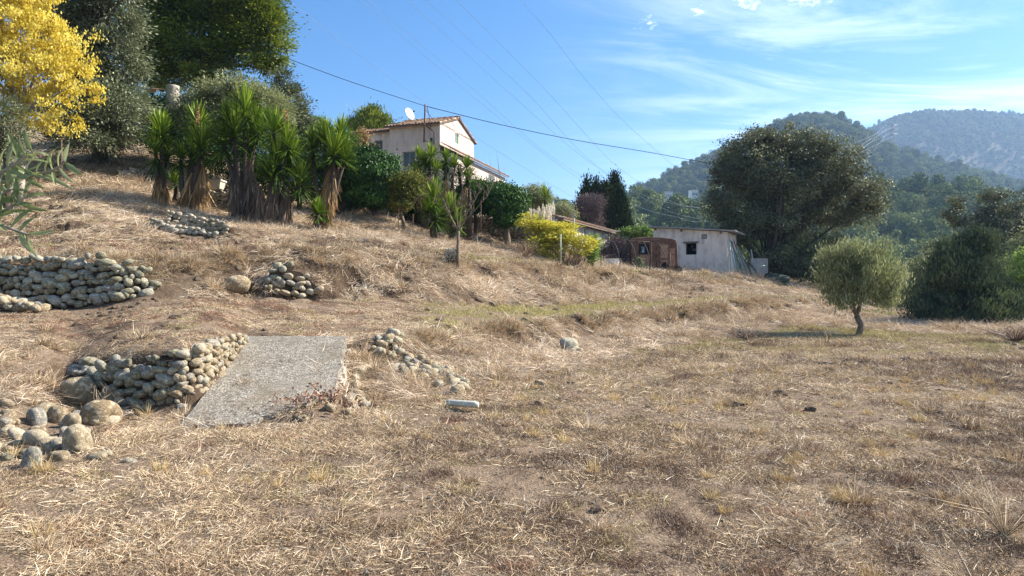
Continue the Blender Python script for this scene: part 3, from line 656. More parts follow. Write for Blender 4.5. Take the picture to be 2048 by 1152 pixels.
# weathered wall under the upper terrace at the left edge
path = [wp(-90, 614, 510, 15.6), wp(0, 616, 512, 15.6), wp(90, 617, 512, 15.5), wp(150, 613, 508, 15.5), wp(200, 608, 512, 15.5), wp(250, 600, 520, 15.6), wp(290, 590, 532, 15.8), wp(312, 580, 548, 16)]
rw = thing('cobble_wall', Vector(path[3][:3]), 'high greenish wall of stacked river cobbles holding the upper terrace at the left edge', 'stone wall')
stone_wall(rw, path, lambda t: .20, SCo, SW, lambda c: 0.03 if c.x > -6 else (0.45 if c.z < 1.6 and c.x < -9.5 else 0), batter=0.25, maxn=299)
# spill of pale cobbles in front of its left end
g = random.Random(5)
rp = thing('stone_pile', gp(20, 15.2), 'spill of pale brown cobbles at the foot of the greenish wall on the left edge', 'stone pile')
for k in range(46):
    u = -60 + 150 * g.random() ** 0.8; hgt = max(0, 1 - (u + 60) / 150); Yq = 15.35 - g.random() * 0.5
    p = px(u, 0, Yq); p.z = Hs(p.x, p.y) + .06 + g.random() * 0.45 * hgt
    o = ob('stone', g.choice(SW), rp); w = g.uniform(.09, .15); o.scale = (w, w * .8, w * .66); o.rotation_euler = (g.uniform(-.4, .4), g.uniform(-.4, .4), g.uniform(0, 6)); o.location = p - rp.location
# patch of cobbles set in the bank
path = [wp(532, 576, 528, 17.3), wp(560, 590, 521, 17.3), wp(600, 594, 528, 17.4), wp(625, 590, 548, 17.5), wp(642, 585, 562, 17.6)]
rw = thing('cobble_patch', Vector(path[2][:3]), 'ragged triangular patch of grey cobbles set in the dry bank behind the ramp', 'stone wall')
stone_wall(rw, path, lambda t: .19, SW, SCo, lambda c: 0.5 if c.z > 1.9 else 0, batter=0.45, jit=0.5, skip=0.08, topjit=2.5)
# far small walls among the yuccas: cobbles too small to pick apart
def wpr(u, vb, vt):
    Y = ray(u, vb) - .05; KEEPL.append((pxx(u, Y), Y - .3, .55)); return wp(u, vb, vt, Y)
for pts, lab in (([wpr(300, 448, 434), wpr(335, 463, 444), wpr(380, 468, 452), wpr(440, 472, 466)], 'lower of two low cobble walls on the slope below the leftmost yuccas'),
                 ([wpr(335, 447, 420), wpr(372, 455, 428), wpr(415, 466, 437), wpr(452, 470, 446)], 'upper of two low cobble walls on the slope below the leftmost yuccas'),
                 ([wpr(384, 408, 378), wpr(420, 412, 380), wpr(452, 422, 381), wpr(490, 430, 384)], 'small cobble wall under the white tub behind the second yucca'),
                 ([wpr(243, 350, 338), wpr(270, 352, 334), wpr(300, 354, 342)], 'little cobble heap wall left of the first yucca'),
                 ([wp(700, 440, 415, 34.5), wp(850, 470, 425, 34.5), wp(930, 486, 430, 35), wp(985, 489, 430, 35), wp(1050, 491, 436, 35), wp(1090, 500, 440, 35.2), wp(1130, 510, 455, 36)], 'long tall cobble retaining wall behind the ivy covered trees')):
    rw = thing('cobble_wall', Vector(pts[0][:3]), lab, 'stone wall')
    stone_wall(rw, pts, lambda t: .15 if pts[0][1] < 30 else .17, SF, joined='stones', batter=0.12)
# cobble pillar
rw = thing('cobble_pillar', gp(893, 22.0), 'short cobble pillar stub standing in the bank beside the bare young tree', 'pillar')
x, y, z = rw.location; zb = zz(521, 22.0); zt = zz(497, 22.0)
stone_wall(rw, [(x - .02, y, zb, zt), (x + .28, y, zb, zt), (x + .34, y + .35, zb, zt)], lambda t: .085, SF, joined='stones', batter=0, core=False)
mb = MB(); mb.box((x - .02, y + .05, zb - .2), (.27, 0, 0), (0, .32, 0), (0, 0, zt - zb + .1)); mb.build('core', M['earth'], rw)

# boulders: (u, v centre, width px, height px, Y, cool?, label)
BL = [(168, 795, 66, 42, 9.3, 0, 'large rounded brown boulder at the left foot of the cobble wall'),
      (205, 834, 88, 44, 8.95, 0, 'broad flat pale boulder lying below the left end of the cobble wall'),
      (160, 738, 40, 22, 10.0, 0, 'brown stone on top of the far left end of the cobble wall'),
      (68, 842, 52, 38, 8.6, 0, 'grey brown boulder tilted to the left in the heap at the left edge'),
      (112, 832, 50, 48, 8.75, 0, 'tall pointed tan boulder in the middle of the heap at the left edge'),
      (138, 846, 46, 36, 8.6, 0, 'orange tan rounded boulder right of the pointed one'),
      (82, 862, 44, 22, 8.35, 0, 'small dark oblong stone below the tilted boulder'),
      (132, 866, 46, 24, 8.3, 0, 'pale oblong stone wedged below the orange tan boulder'),
      (80, 884, 46, 26, 8.0, 0, 'sun bleached rounded stone in the middle of the boulder heap'),
      (158, 886, 62, 50, 8.0, 0, 'big straw covered grey boulder on the right of the heap'),
      (24, 892, 54, 20, 7.9, 0, 'flat slab like dark stone at the very left edge'),
      (92, 902, 30, 24, 7.75, 0, 'small cracked brown stone behind the lowest boulders'),
      (116, 915, 50, 30, 7.55, 0, 'boxy grey boulder at the bottom right of the heap'),
      (62, 925, 36, 36, 7.4, 1, 'round lichen speckled grey boulder at the bottom of the heap'),
      (14, 918, 36, 22, 7.5, 1, 'low grey boulder cut by the left edge of the view'),
      (257, 925, 32, 18, 7.35, 0, 'single whitish stone lying alone in the grass right of the heap'),
      (476, 576, 42, 26, 16.6, 0, 'half buried pale boulder in the bank left of the cobble patch'),
      (1137, 690, 38, 30, 16.4, 1, 'dark rounded boulder sticking out of the bank in the middle'),
      (1155, 702, 26, 14, 16.2, 0, 'small pale stone leaning against the dark bank boulder'),
      (1080, 768, 26, 12, 12.2, 0, 'flat tan stone in the field above the bare patch'),
      (1108, 793, 24, 11, 11.3, 0, 'small grey stone half sunk in the soil of the field'),
      (655, 818, 34, 20, 9.6, 0, 'pale stone under the russet weeds at the lower corner of the ramp'),
      (612, 838, 50, 16, 8.7, 0, 'flat brown stone beneath the russet weeds below the ramp'),
      (486, 676, 20, 14, 12.4, 1, 'dark wedge shaped stone at the top end of the cobble wall'),
      (68, 617, 30, 12, 15.0, 0, 'pale flat stone at the foot of the greenish wall'),
      (1207, 573, 14, 6, 29.5, 0, 'small white stone on the far terrace'),
      (940, 1127, 12, 9, 4.2, 0, 'tiny whitish pebble in the foreground grass'),
      (872, 742, 32, 22, 13.2, 1, 'grey angular stone at the right end of the rubble spill'),
      ]
for i, (u, v, w, h, Y_, cool, lab) in enumerate(BL):
    o = ob('boulder' if w > 30 else 'stone', (SBc if cool else SB)[i % (6 if cool else 8)]); W_ = w * Y_ / F / 2
    Y_ = ray(u, v + h * .36) + .1 if i not in (2, 23) else (9.95 if i == 2 else 11.95); W_ = w * Y_ / F / 2 * (.86 if v > 780 else 1); KEEPL.append((pxx(u, Y_), Y_ - .12, W_ + .1))
    p = px(u, v, Y_); o.location = p; o.scale = (W_, W_ * .8, h * Y_ / F / 2 * 1.15); o.rotation_euler = (random.uniform(-.15, .15), random.uniform(-.25, .25), random.uniform(-.5, .5))
    tag(o, lab, 'boulder' if w > 30 else 'stone')
g = random.Random(17)
rp = thing('stone_pile', gp(90, 8.3), 'loose smaller cobbles filling the gaps between the boulders at the left edge', 'stone pile')
for k in range(46):
    u = g.uniform(-40, 250); v = g.gauss(868, 30) - (u - 90) * .12; Yq = ray(u, v); p = px(u, v, Yq); p.z = Hs(p.x, p.y) + .03
    o = ob('stone', g.choice(SW), rp); w = g.uniform(.045, .12); o.scale = (w, w * .8, w * .62); o.rotation_euler = (g.uniform(-.5, .5), g.uniform(-.5, .5), g.uniform(0, 6)); o.location = p - rp.location
    if k % 2: KEEPL.append((p.x, p.y - .05, w * 1.6))
# rubble spill right of the ramp, and the stones along the ramp's right flank
g = random.Random(11)
rp = thing('stone_pile', gp(830, 12.6), 'spill of pale cobbles down the bank to the right of the ramp', 'stone pile')
for k in range(120):
    t = g.random(); u = 760 + 165 * t + g.gauss(0, 14); Yq = np.interp(t, [0, 1], [13.0, 11.5]) + g.gauss(0, .35)
    p = px(u, 0, Yq); p.z = Hs(p.x, p.y) + .05; KEEPL.append((p.x, p.y, .1)) if k % 3 else 0
    o = ob('stone', g.choice(SW if k % 4 else SCo), rp); w = g.uniform(.045, .12); o.scale = (w, w * .8, w * .7); o.rotation_euler = (g.uniform(-.6, .6), g.uniform(-.6, .6), g.uniform(0, 6)); o.location = p - rp.location
rp = thing('stone_pile', gp(690, 11.3), 'loose cobbles tucked against the right edge of the concrete ramp', 'stone pile')
for k in range(34):
    t = g.random(); x = np.interp(t, [0, 1], [-2.2, -2.72]) + abs(g.gauss(0, .12)); y = 8.9 + 3.1 * t; 
    p = Vector((x + .08, y, Hs(x + .08, y) + .03)); o = ob('stone', g.choice(SW), rp); w = g.uniform(.05, .11); o.scale = (w, w * .8, w * .75); o.rotation_euler = (g.uniform(-.5, .5), g.uniform(-.5, .5), g.uniform(0, 6)); o.location = p - rp.location

# ------------------------------------------------------------------ the ramp slab
rt = thing('concrete_ramp', (-3.4, 10.4, .36), 'rough exposed aggregate concrete slab sloping down from the terrace into the field', 'ramp')
A = Vector((-4.62, 12.45, .765)); Bq = Vector((-2.88, 12.35, .765)); Cq = Vector((-2.16, 8.35, .02)); Dq = Vector((-3.84, 8.2, .0)); nn = 26
V = []; Fq = []
for j in range(nn + 1):
    for i in range(nn + 1):
        a = i / nn; b = j / nn * (1 - .26 * max(0, a - .42) / .58 * (1 + .06 * math.sin(a * 60))); p = (A * (1 - a) + Bq * a) * (1 - b) + (Dq * (1 - a) + Cq * a) * b
        # broken lower right corner
        e = (i == nn or j == nn) * 0.025
        z = 0.012 * math.sin(b * 7) + 0.012 * float(fbm(np.array([p.x * 2]), np.array([p.y * 2]), 3, 2)[0])
        V.append(p + Vector((random.uniform(-e, e), random.uniform(-e, e), z)))
n1 = nn + 1
for j in range(nn):
    for i in range(nn): Fq.append((j * n1 + i, (j + 1) * n1 + i, (j + 1) * n1 + i + 1, j * n1 + i + 1))
rim = [i for i in range(n1)] + [j * n1 + nn for j in range(1, n1)] + [nn * n1 + i for i in range(nn - 1, -1, -1)] + [j * n1 for j in range(nn - 1, 0, -1)]
b0 = len(V)
for i in rim: V.append(V[i] + Vector((random.uniform(-.02, .02), random.uniform(-.02, .02), -.11 + random.uniform(-.015, .015))))
for k in range(len(rim)):
    k2 = (k + 1) % len(rim); Fq.append((rim[k], rim[k2], b0 + k2, b0 + k))
V = [p - rt.location for p in V]
ob('slab', mk_mesh('slab', V, Fq, M['aggregate']), rt)
# earth and rubble that the slab rests on
mb = MB()
for k in range(60):
    t = random.random(); x = np.interp(t, [0, 1], [-2.28, -2.86]) + random.uniform(-.1, .0); y = 8.9 + 3.3 * t; z = np.interp(y, [8.35, 12.35], [.02, .765]) - .14 - random.random() * .1
    mb.box((x, y, z), (random.uniform(.05, .12), .02, 0), (0, random.uniform(.08, .16), .01), (0, 0, -random.uniform(.08, .16)), random.random())
mb.build('rubble_bed', M['concrete'], rt)
# white plastic tube lying in the grass
o = MB().tube([px(893, 806, 9.25), px(900, 805.5, 9.26), px(950, 809, 9.12), px(957, 809.5, 9.11)], [.030, .044, .044, .034], 12).build('plastic_tube', M['white_plastic'], None, (0, 0, 0)); tag(o, 'short white plastic tube lying in the dry grass right of the ramp', 'tube')

KEEPL += [(pxx(900, 9.0), 9.0, .22), (pxx(925, 9.0), 8.95, .22), (pxx(950, 9.0), 8.9, .22)]
# ------------------------------------------------------------------ trees
def Bl(u, v, ru, rv, Y, dY=0.0, rd=None):
    k = Y / F; c = px(u, v, Y + dY); return (c.x, c.y, c.z, ru * k, (rd if rd else ru) * k, rv * k)
def crown_pts(blobs, n, clumps, cs, seed, flat=0.65, shell=0.5, lumpy=0.25):
    g = np.random.default_rng(seed); Bq_ = np.array(blobs); vol = (Bq_[:, 3] * Bq_[:, 4] * Bq_[:, 5]) ** 0.8; vol /= vol.sum()
    k = g.choice(len(Bq_), clumps, p=vol); d = unit(clumps, g)
    rad = shell + (1.04 - shell) * g.random(clumps) ** 0.7; rad = rad * (1 + g.normal(0, lumpy * 0.4, clumps))
    cc = Bq_[k, :3] + d * Bq_[k, 3:6] * rad[:, None]
    rad = np.where(g.random(clumps) < lumpy * .14, rad * 1.16, rad); cc = Bq_[k, :3] + d * Bq_[k, 3:6] * rad[:, None]; w = g.random(clumps) + 0.4; w /= w.sum(); j = g.choice(clumps, n, p=w)
    off = g.normal(0, 1, (n, 3)) * np.array([1, 1, flat]); sz = cs * (0.6 + 0.8 * g.random(clumps))
    C = cc[j] + off * sz[j][:, None]
    outw = C - Bq_[k[j], :3]; outw /= np.maximum(np.linalg.norm(outw, axis=1)[:, None], 1e-6)
    offn = off / np.maximum(np.linalg.norm(off, axis=1)[:, None], 1e-6)
    ct = g.random(clumps)[j]
    return C, outw, offn, cc, ct, g
def leaves_obj(root, name, blobs, n, clumps, cs, L, Wd, mat, seed, flat=.65, shell=.5, axis='random', nrm_out=0.6, up=0.0, lumpy=.25, tintspan=.55):
    C, outw, offn, cc, ct, g = crown_pts(blobs, n, clumps, cs, seed, flat, shell, lumpy)
    rd = unit(n, g)
    D = {'random': rd + offn * .6, 'out': offn + outw * .7 + rd * .35, 'up': rd * .5 + outw * .4 + np.array([0, 0, 1.0]), 'droop': rd * .6 + np.array([0, 0, -.8])}[axis]
    Nn = unit(n, g) * (1 - nrm_out) + (outw * .6 + np.array([0, 0, .6])) * nrm_out
    V, Fq = leafquads(C - np.array(root.location), D, Nn, L * (0.65 + .7 * g.random(n)), Wd * (0.65 + .7 * g.random(n)))
    t = np.clip(ct * tintspan + g.random(n) * (1 - tintspan) + up * 0, 0, 1)
    return ob(name, mk_mesh(name, V, Fq, mat, tint=t), root), cc
def limbs_obj(root, base, fork, r0, blobs, cc, mat, nb=14, nt=40, seed=0, fork_r=0.75, twig=0.25):
    g = random.Random(seed); mb = MB(); base = Vector(base); fork = Vector(fork)
    mid = (base + fork) / 2 + Vector((g.uniform(-.05, .05), 0, 0)) * (fork - base).length
    mb.tube([base - Vector((0, 0, .15)), base + Vector((0, 0, .06)), mid, fork], [r0 * 1.5, r0 * 1.12, r0 * .9, r0 * fork_r], 9)
    ends = []; cc = [Vector(c) for c in cc]
    ch_ = g.sample(cc, min(nb, len(cc)))
    for c in ch_:
        v_ = c - fork; L = v_.length; side = Vector((g.gauss(0, .08), g.gauss(0, .08), g.uniform(0.0, .14))) * L
        p1 = fork + v_ * .35 + side; p2 = fork + v_ * .7 + side * .8; r1 = r0 * g.uniform(.35, .6)
        mb.tube([fork - v_ * .02, p1, p2, c], [r1, r1 * .7, r1 * .42, r1 * .15], 6, cap=False); ends += [(p1, r1 * .6), (p2, r1 * .4)]
    for c in g.sample(cc, min(nt, len(cc))):
        if not ends: break
        p, r1 = min(ends, key=lambda e: (e[0] - c).length + g.random() * 0.3); v_ = c - p
        mb.tube([p, p + v_ * .5 + Vector((g.gauss(0, .06), g.gauss(0, .06), .05)) * v_.length, c], [r1 * .7, r1 * .4, r1 * .12], 5, cap=False)
    return mb.build('trunk', mat, root)
def tree(name, label, cat, base, fork, r0, blobs, n, clumps, cs, L, Wd, lm, bark, seed, group=None, nb=12, nt=30, crown='crown', **k):
    root = thing(name, Vector(base), label, cat, group)
    co, cc = leaves_obj(root, crown, blobs, n, clumps, cs, L, Wd, lm, seed, **k)
    limbs_obj(root, base, fork, r0, blobs, cc, bark, nb, nt, seed)
    return root

Yq = 24; b_ = gp(38, Yq)
tree('yellow_tree', 'tall autumn tree with bright yellow leaves at the top left corner', 'tree', b_, px(45, 235, Yq), .14,
     [Bl(50, 60, 85, 75, Yq), Bl(120, 95, 62, 62, Yq), Bl(60, 160, 90, 60, Yq), Bl(150, 165, 48, 45, Yq), Bl(-40, 20, 90, 80, Yq), Bl(100, 235, 62, 34, Yq), Bl(20, 200, 60, 40, Yq), Bl(150, 236, 28, 12, Yq), Bl(-90, 150, 80, 80, Yq), Bl(40, -30, 80, 60, Yq)],
     36000, 460, .15, .105, .06, M['yellow_leaf'], M['bark_pale'], 101, axis='droop', nb=16, nt=70, shell=.35)
Yq = 29; b_ = gp(205, 30)
tree('olive_tree', 'huge grey green old olive tree rising behind the yellow tree', 'tree', b_, px(205, 230, 29.6), .22,
     [Bl(205, 30, 72, 70, Yq), Bl(235, 120, 52, 65, Yq), Bl(228, 215, 62, 48, Yq), Bl(150, 0, 60, 60, Yq), Bl(110, 40, 70, 70, Yq), Bl(185, 245, 48, 42, Yq), Bl(150, 150, 60, 90, Yq), Bl(262, 60, 22, 34, Yq), Bl(265, 250, 24, 30, Yq), Bl(230, -40, 60, 50, Yq), Bl(120, 250, 40, 40, Yq), Bl(205, 180, 50, 60, Yq), Bl(200, 258, 62, 38, Yq, -1.4), Bl(215, 200, 50, 44, Yq, -1.4), Bl(205, 275, 58, 26, Yq), Bl(255, 180, 34, 40, Yq), Bl(160, 60, 60, 60, Yq, 1), Bl(262, 120, 24, 34, Yq)],
     90000, 760, .27, .14, .055, M['olive_leaf'], M['bark_dark'], 102, axis='out')
Yq = 22.5; b_ = gp(10, Yq)
tree('olive_tree', 'low dark green olive bush beneath the yellow tree on the left edge', 'tree', b_, px(10, 300, Yq), .10,
     [Bl(10, 235, 42, 36, Yq), Bl(28, 268, 36, 26, Yq), Bl(-30, 270, 50, 45, Yq), Bl(0, 300, 45, 18, Yq)], 13000, 160, .17, .075, .026, M['olive_leaf'], M['bark_dark'], 103, axis='out')
Yq = 37; b_ = gp(400, Yq)
tree('pine_tree', 'massive dark green pine towering over the yuccas, cut by the top of the view', 'tree', b_, px(400, 150, Yq), .38,
     [Bl(430, 50, 70, 48, Yq), Bl(505, 60, 55, 42, Yq), Bl(535, 110, 36, 38, Yq), Bl(350, 15, 62, 40, Yq), Bl(395, 100, 58, 36, Yq), Bl(415, 155, 55, 24, Yq), Bl(325, 75, 34, 30, Yq), Bl(440, -30, 100, 50, Yq), Bl(510, 5, 40, 42, Yq), Bl(470, 120, 45, 30, Yq), Bl(310, 140, 30, 40, Yq), Bl(550, 60, 22, 30, Yq), Bl(340, -40, 60, 40, Yq), Bl(350, 150, 40, 30, Yq), Bl(310, 40, 50, 60, Yq), Bl(300, 110, 40, 50, Yq), Bl(560, 100, 20, 30, Yq), Bl(480, 10, 70, 50, Yq)],
     125000, 520, .36, .20, .06, M['pine_leaf'], M['bark_dark'], 104, axis='out', flat=.6, shell=.4)
Yq = 31; b_ = gp(470, Yq)
tree('olive_tree', 'rounded grey green olive tree between the pine and the tallest yucca', 'tree', b_, px(470, 250, Yq), .16,
     [Bl(430, 195, 42, 30, Yq), Bl(480, 195, 52, 32, Yq), Bl(530, 215, 45, 36, Yq), Bl(558, 250, 34, 34, Yq), Bl(390, 225, 36, 36, Yq), Bl(450, 250, 70, 40, Yq)], 46000, 380, .24, .13, .05, M['olive_light'], M['bark_dark'], 105, axis='out', up=.1)
Yq = 34; b_ = gp(595, Yq)
tree('leafy_tree', 'dark loose topped tree at the right foot of the big pine', 'tree', b_, px(590, 280, Yq), .12,
     [Bl(565, 170, 20, 26, Yq), Bl(585, 205, 24, 30, Yq), Bl(598, 245, 24, 30, Yq), Bl(575, 250, 26, 40, Yq), Bl(605, 280, 30, 22, Yq)], 20000, 220, .22, .13, .055, M['olive_leaf'], M['bark_dark'], 106, axis='out')
Yq = 32; b_ = gp(335, Yq)
tree('ivy_bush', 'dark creeper covered bush under the concrete tank', 'bush', b_, px(335, 270, Yq), .1,
     [Bl(325, 215, 36, 26, Yq), Bl(345, 240, 40, 30, Yq), Bl(320, 265, 36, 28, Yq), Bl(375, 225, 20, 18, Yq), Bl(360, 275, 40, 22, Yq)], 15000, 170, .22, .11, .08, M['ivy_leaf'], M['bark_dark'], 107, axis='droop')
Yq = 30; b_ = gp(600, Yq)
tree('hedge', 'dark shrubbery filling the space behind the yuccas', 'hedge', b_, px(600, 330, Yq), .1,
     [Bl(420, 290, 60, 40, Yq), Bl(520, 310, 60, 50, Yq), Bl(600, 320, 50, 40, Yq), Bl(660, 320, 40, 30, Yq), Bl(470, 340, 50, 40, Yq), Bl(560, 360, 60, 40, Yq), Bl(640, 360, 40, 40, Yq), Bl(690, 300, 30, 20, Yq)], 32000, 420, .24, .10, .06, M['ivy_leaf'], M['bark_dark'], 108)
Yq = 40; b_ = gp(630, Yq)
tree('green_shrub', 'fresh green shrub peeping between the yuccas and the round pine', 'bush', b_, px(628, 290, Yq), .08,
     [Bl(618, 250, 22, 16, Yq), Bl(640, 258, 26, 18, Yq), Bl(670, 275, 26, 14, Yq), Bl(700, 282, 22, 14, Yq)], 9000, 120, .2, .12, .08, M['green_leaf'], M['bark'], 109)
Yq = 62; b_ = gp(742, Yq); b_.z = zz(300, Yq)
tree('pine_tree', 'small round topped pine on the skyline left of the house', 'tree', b_, px(742, 285, Yq), .22,
     [Bl(742, 240, 30, 22, Yq), Bl(722, 250, 20, 15, Yq), Bl(765, 248, 18, 15, Yq), Bl(702, 250, 8, 6, Yq), Bl(745, 262, 34, 12, Yq), Bl(738, 225, 16, 10, Yq)], 16000, 150, .36, .24, .07, M['pine_leaf'], M['bark'], 110, axis='up', nb=14)
Yq = 40; b_ = gp(725, Yq)
tree('russet_shrub', 'small shrub with orange brown leaves against the left wing of the house', 'bush', b_, px(722, 330, Yq), .05,
     [Bl(722, 290, 16, 22, Yq), Bl(728, 268, 9, 10, Yq), Bl(738, 300, 10, 14, Yq)], 2600, 50, .16, .11, .08, M['yucca_dead'], M['bark'], 111)
# ivy covered trees
Yq = 30
for (ub, label, bl, n, sd, uf) in (
    (670, 'leftmost ivy smothered tree, half hidden by the leaning yucca', [Bl(690, 345, 36, 46, Yq + .8), Bl(700, 385, 40, 30, Yq + .8), Bl(680, 400, 30, 22, Yq + .8)], 17000, 112, 690),
    (752, 'dense ivy covered round tree with dark trunk left of the thin yellowing tree', [Bl(742, 345, 46, 42, Yq), Bl(765, 355, 28, 40, Yq), Bl(745, 390, 42, 24, Yq), Bl(720, 322, 24, 20, Yq)], 26000, 113, 752)):
    b_ = gp(ub, Yq); tree('ivy_tree', label, 'tree', b_, px(uf, 405, Yq), .16, bl, int(n * 1.9), 420, .15, .095, .075, M['ivy_leaf'], M['bark_dark'], sd, 'ivy covered trees below the house', axis='droop', shell=.75, nrm_out=.75, lumpy=.1)
Yq = 33.5; b_ = gp(1015, Yq)
tree('ivy_tree', 'ivy covered round tree with thick trunk in front of the long cobble wall', 'tree', b_, px(1014, 440, Yq), .17,
     [Bl(1000, 400, 34, 30, Yq), Bl(1028, 403, 22, 26, Yq), Bl(1016, 430, 24, 20, Yq), Bl(985, 385, 24, 16, Yq)], 34000, 380, .15, .10, .08, M['ivy_leaf'], M['bark'], 114, 'ivy covered trees below the house', axis='droop', shell=.75, nrm_out=.75, lumpy=.1)
b_ = gp(950, 34)
tree('ivy_tree', 'lower ivy mass joining the bare tree and the thick trunked ivy tree', 'tree', b_, px(950, 425, 34), .1,
     [Bl(955, 385, 28, 20, 34), Bl(940, 405, 26, 22, 34), Bl(970, 405, 24, 18, 34)], 20000, 240, .15, .10, .08, M['ivy_leaf'], M['bark_dark'], 115, 'ivy covered trees below the house', axis='droop', shell=.7, nrm_out=.7)
Yq = 29.5; b_ = gp(808, Yq)
tree('thin_tree', 'thin leaning tree with sparse yellowing leaves below the house door', 'tree', b_, px(802, 425, Yq), .085,
     [Bl(812, 362, 26, 14, Yq), Bl(800, 380, 24, 20, Yq), Bl(826, 370, 22, 24, Yq), Bl(796, 405, 18, 14, Yq)], 9500, 150, .16, .085, .05, M['mixed_leaf'], M['bark'], 116, nt=60)
b_ = gp(855, 33)
tree('hedge', 'dark evergreen growth in the shade behind the house yuccas', 'hedge', b_, px(855, 440, 33), .1,
     [Bl(840, 400, 40, 36, 33), Bl(880, 420, 36, 36, 33), Bl(915, 400, 30, 40, 33), Bl(800, 415, 36, 20, 33)], 17000, 230, .22, .12, .08, M['ivy_leaf'], M['bark_dark'], 117)
Yq = 44; b_ = gp(1075, Yq)
tree('leafy_tree', 'feathery green tree on the skyline behind the pampas plumes', 'tree', b_, px(1075, 420, Yq), .12,
     [Bl(1068, 383, 18, 14, Yq), Bl(1080, 398, 22, 18, Yq), Bl(1060, 402, 16, 14, Yq)], 7500, 110, .19, .12, .05, M['olive_light'], M['bark'], 118)
Yq = 50; b_ = gp(1125, Yq)
tree('leafy_tree', 'low olive toned tree between the pampas plumes and the purple bush', 'tree', b_, px(1125, 430, Yq), .1,
     [Bl(1120, 418, 18, 11, Yq), Bl(1135, 426, 16, 9, Yq), Bl(1105, 425, 14, 9, Yq)], 4500, 70, .2, .12, .06, M['olive_light'], M['bark'], 119)
# cypress clump: columnar trees
Yq = 58
for i, (u, vt, ru) in enumerate(((1174, 368, 17), (1194, 365, 20), (1213, 367, 20), (1229, 352, 17), (1240, 380, 14))):
    b_ = gp(u, Yq + (i % 2) * 1.2); vb = 490
    bl = [Bl(u, vt + (vb - vt) * t, ru * w, (vb - vt) * .17, Yq + (i % 2) * 1.2) for t, w in ((.08, .35), (.25, .8), (.45, 1.1), (.65, 1.25), (.85, 1.1))]
    tree('cypress', ['leftmost column of the dark cypress clump behind the tiled outbuilding', 'second column from the left in the dark cypress clump', 'middle column of the dark cypress clump', 'tallest pointed column of the dark cypress clump', 'lower rightmost column of the dark cypress clump'][i], 'tree', b_, b_ + Vector((0, 0, 3.4)), .14,
         bl, 17000, 260, .19, .22, .085, M['cypress_leaf'], M['bark_dark'], 120 + i, 'cypresses behind the outbuilding', axis='up', shell=.4, flat=1.3, nb=3, nt=5)
Yq = 55; b_ = gp(1182, Yq)
tree('bare_bush', 'leafless purple brown bush in front of the cypress clump', 'bush', b_, px(1184, 450, Yq), .08,
     [Bl(1182, 408, 24, 18, Yq), Bl(1188, 440, 16, 26, Yq), Bl(1168, 415, 14, 22, Yq), Bl(1198, 400, 12, 10, Yq)], 9000, 110, .22, .30, .025, M['bush_twig'], M['bark_dark'], 126, axis='out', nb=20, nt=60)
b_ = gp(1275, 52)
tree('green_shrub', 'bright green shrub behind the rusty van', 'bush', b_, px(1275, 480, 52), .06,
     [Bl(1278, 464, 24, 10, 52), Bl(1252, 474, 18, 13, 52), Bl(1290, 474, 18, 10, 52)], 7000, 90, .2, .16, .09, M['green_leaf'], M['bark'], 127)
# shrub with feathery yellow leaves
root = thing('yellow_shrub', gp(1110, 32.5), 'wide shrub with feathery bright yellow leaves in front of the pampas plumes', 'bush')
bl = [Bl(1068, 448, 26, 18, 32.5), Bl(1095, 460, 34, 22, 32.5), Bl(1125, 475, 34, 18, 32), Bl(1085, 490, 36, 20, 32), Bl(1155, 480, 28, 14, 32), Bl(1150, 500, 30, 12, 32), Bl(1095, 512, 22, 12, 31.5), Bl(1135, 452, 16, 12, 32.5), Bl(1180, 485, 12, 12, 32)]
C_, cc = leaves_obj(root, 'foliage', bl, 15000, 260, .17, .15, .035, M['mimosa_leaf'], 128, flat=.35, shell=.1, axis='out', nrm_out=.5)
mb = MB(); g = random.Random(3)
for c in g.sample([Vector(c) for c in cc], 60):
    f = Vector((c.x * .55 + root.location.x * .45, c.y, 0)); f.z = Hs(f.x, f.y); mb.tube([f, (f + c) / 2 + Vector((g.uniform(-.2, .2), 0, 0)), c], [.022, .014, .006], 5, cap=False)
mb.build('stems', M['bark'], root)
root = thing('yellow_shrub', gp(1185, 33.5), 'small thin shrub with lime yellow leaves beside the first hoop', 'bush')
C_, cc = leaves_obj(root, 'foliage', [Bl(1185, 495, 12, 18, 33), Bl(1190, 478, 8, 10, 33), Bl(1180, 515, 8, 10, 33)], 1500, 40, .14, .12, .07, M['green_leaf'], 129)
mb = MB()
for c in g.sample([Vector(c) for c in cc], 20): mb.tube([root.location, (root.location + c) / 2, c], [.016, .01, .005], 5, cap=False)
mb.build('stems', M['bark'], root)
# dry twiggy bush
def twig_bush(u, Y, h, w, lab, n=46, seed=0, mat='weed', nm='dry_bush', th=1.0):
    g = random.Random(seed); root = thing(nm, gp(u, Y), lab, 'bush'); mb = MB()
    for k in range(n):
        d = Vector((g.gauss(0, w), g.gauss(0, w), h * g.uniform(.5, 1))); p = Vector(root.location)
        m1 = p + d * .5 + Vector((g.uniform(-.1, .1), 0, .05)); mb.tube([p, m1, p + d], [.012 * th, .008 * th, .003 * th], 4, cap=False, tint=g.random())
        for j in range(3):
            e = m1 + d * .3 * j / 2; mb.tube([e, e + Vector((g.gauss(0, .14), g.gauss(0, .14), g.uniform(.05, .25))) * h], [.006 * th, .002 * th], 3, cap=False, tint=g.random())
    mb.build('twigs', M[mat], root); return root
twig_bush(1050, 29.5, .95, .35, 'brown twiggy bush left of the yellow shrub on the bank', seed=1)
twig_bush(1150, 31.5, .8, .45, 'tangle of brown twigs under the yellow shrub', seed=2)
twig_bush(1035, 31, .6, .3, 'low dry twiggy plant in the shade of the ivy tree', 30, 3)
twig_bush(1655, 19.5, .5, .12, 'few pale dry stalks standing in the field left of the olive shadow', 5, 4, 'straw', 'dry_stalks')

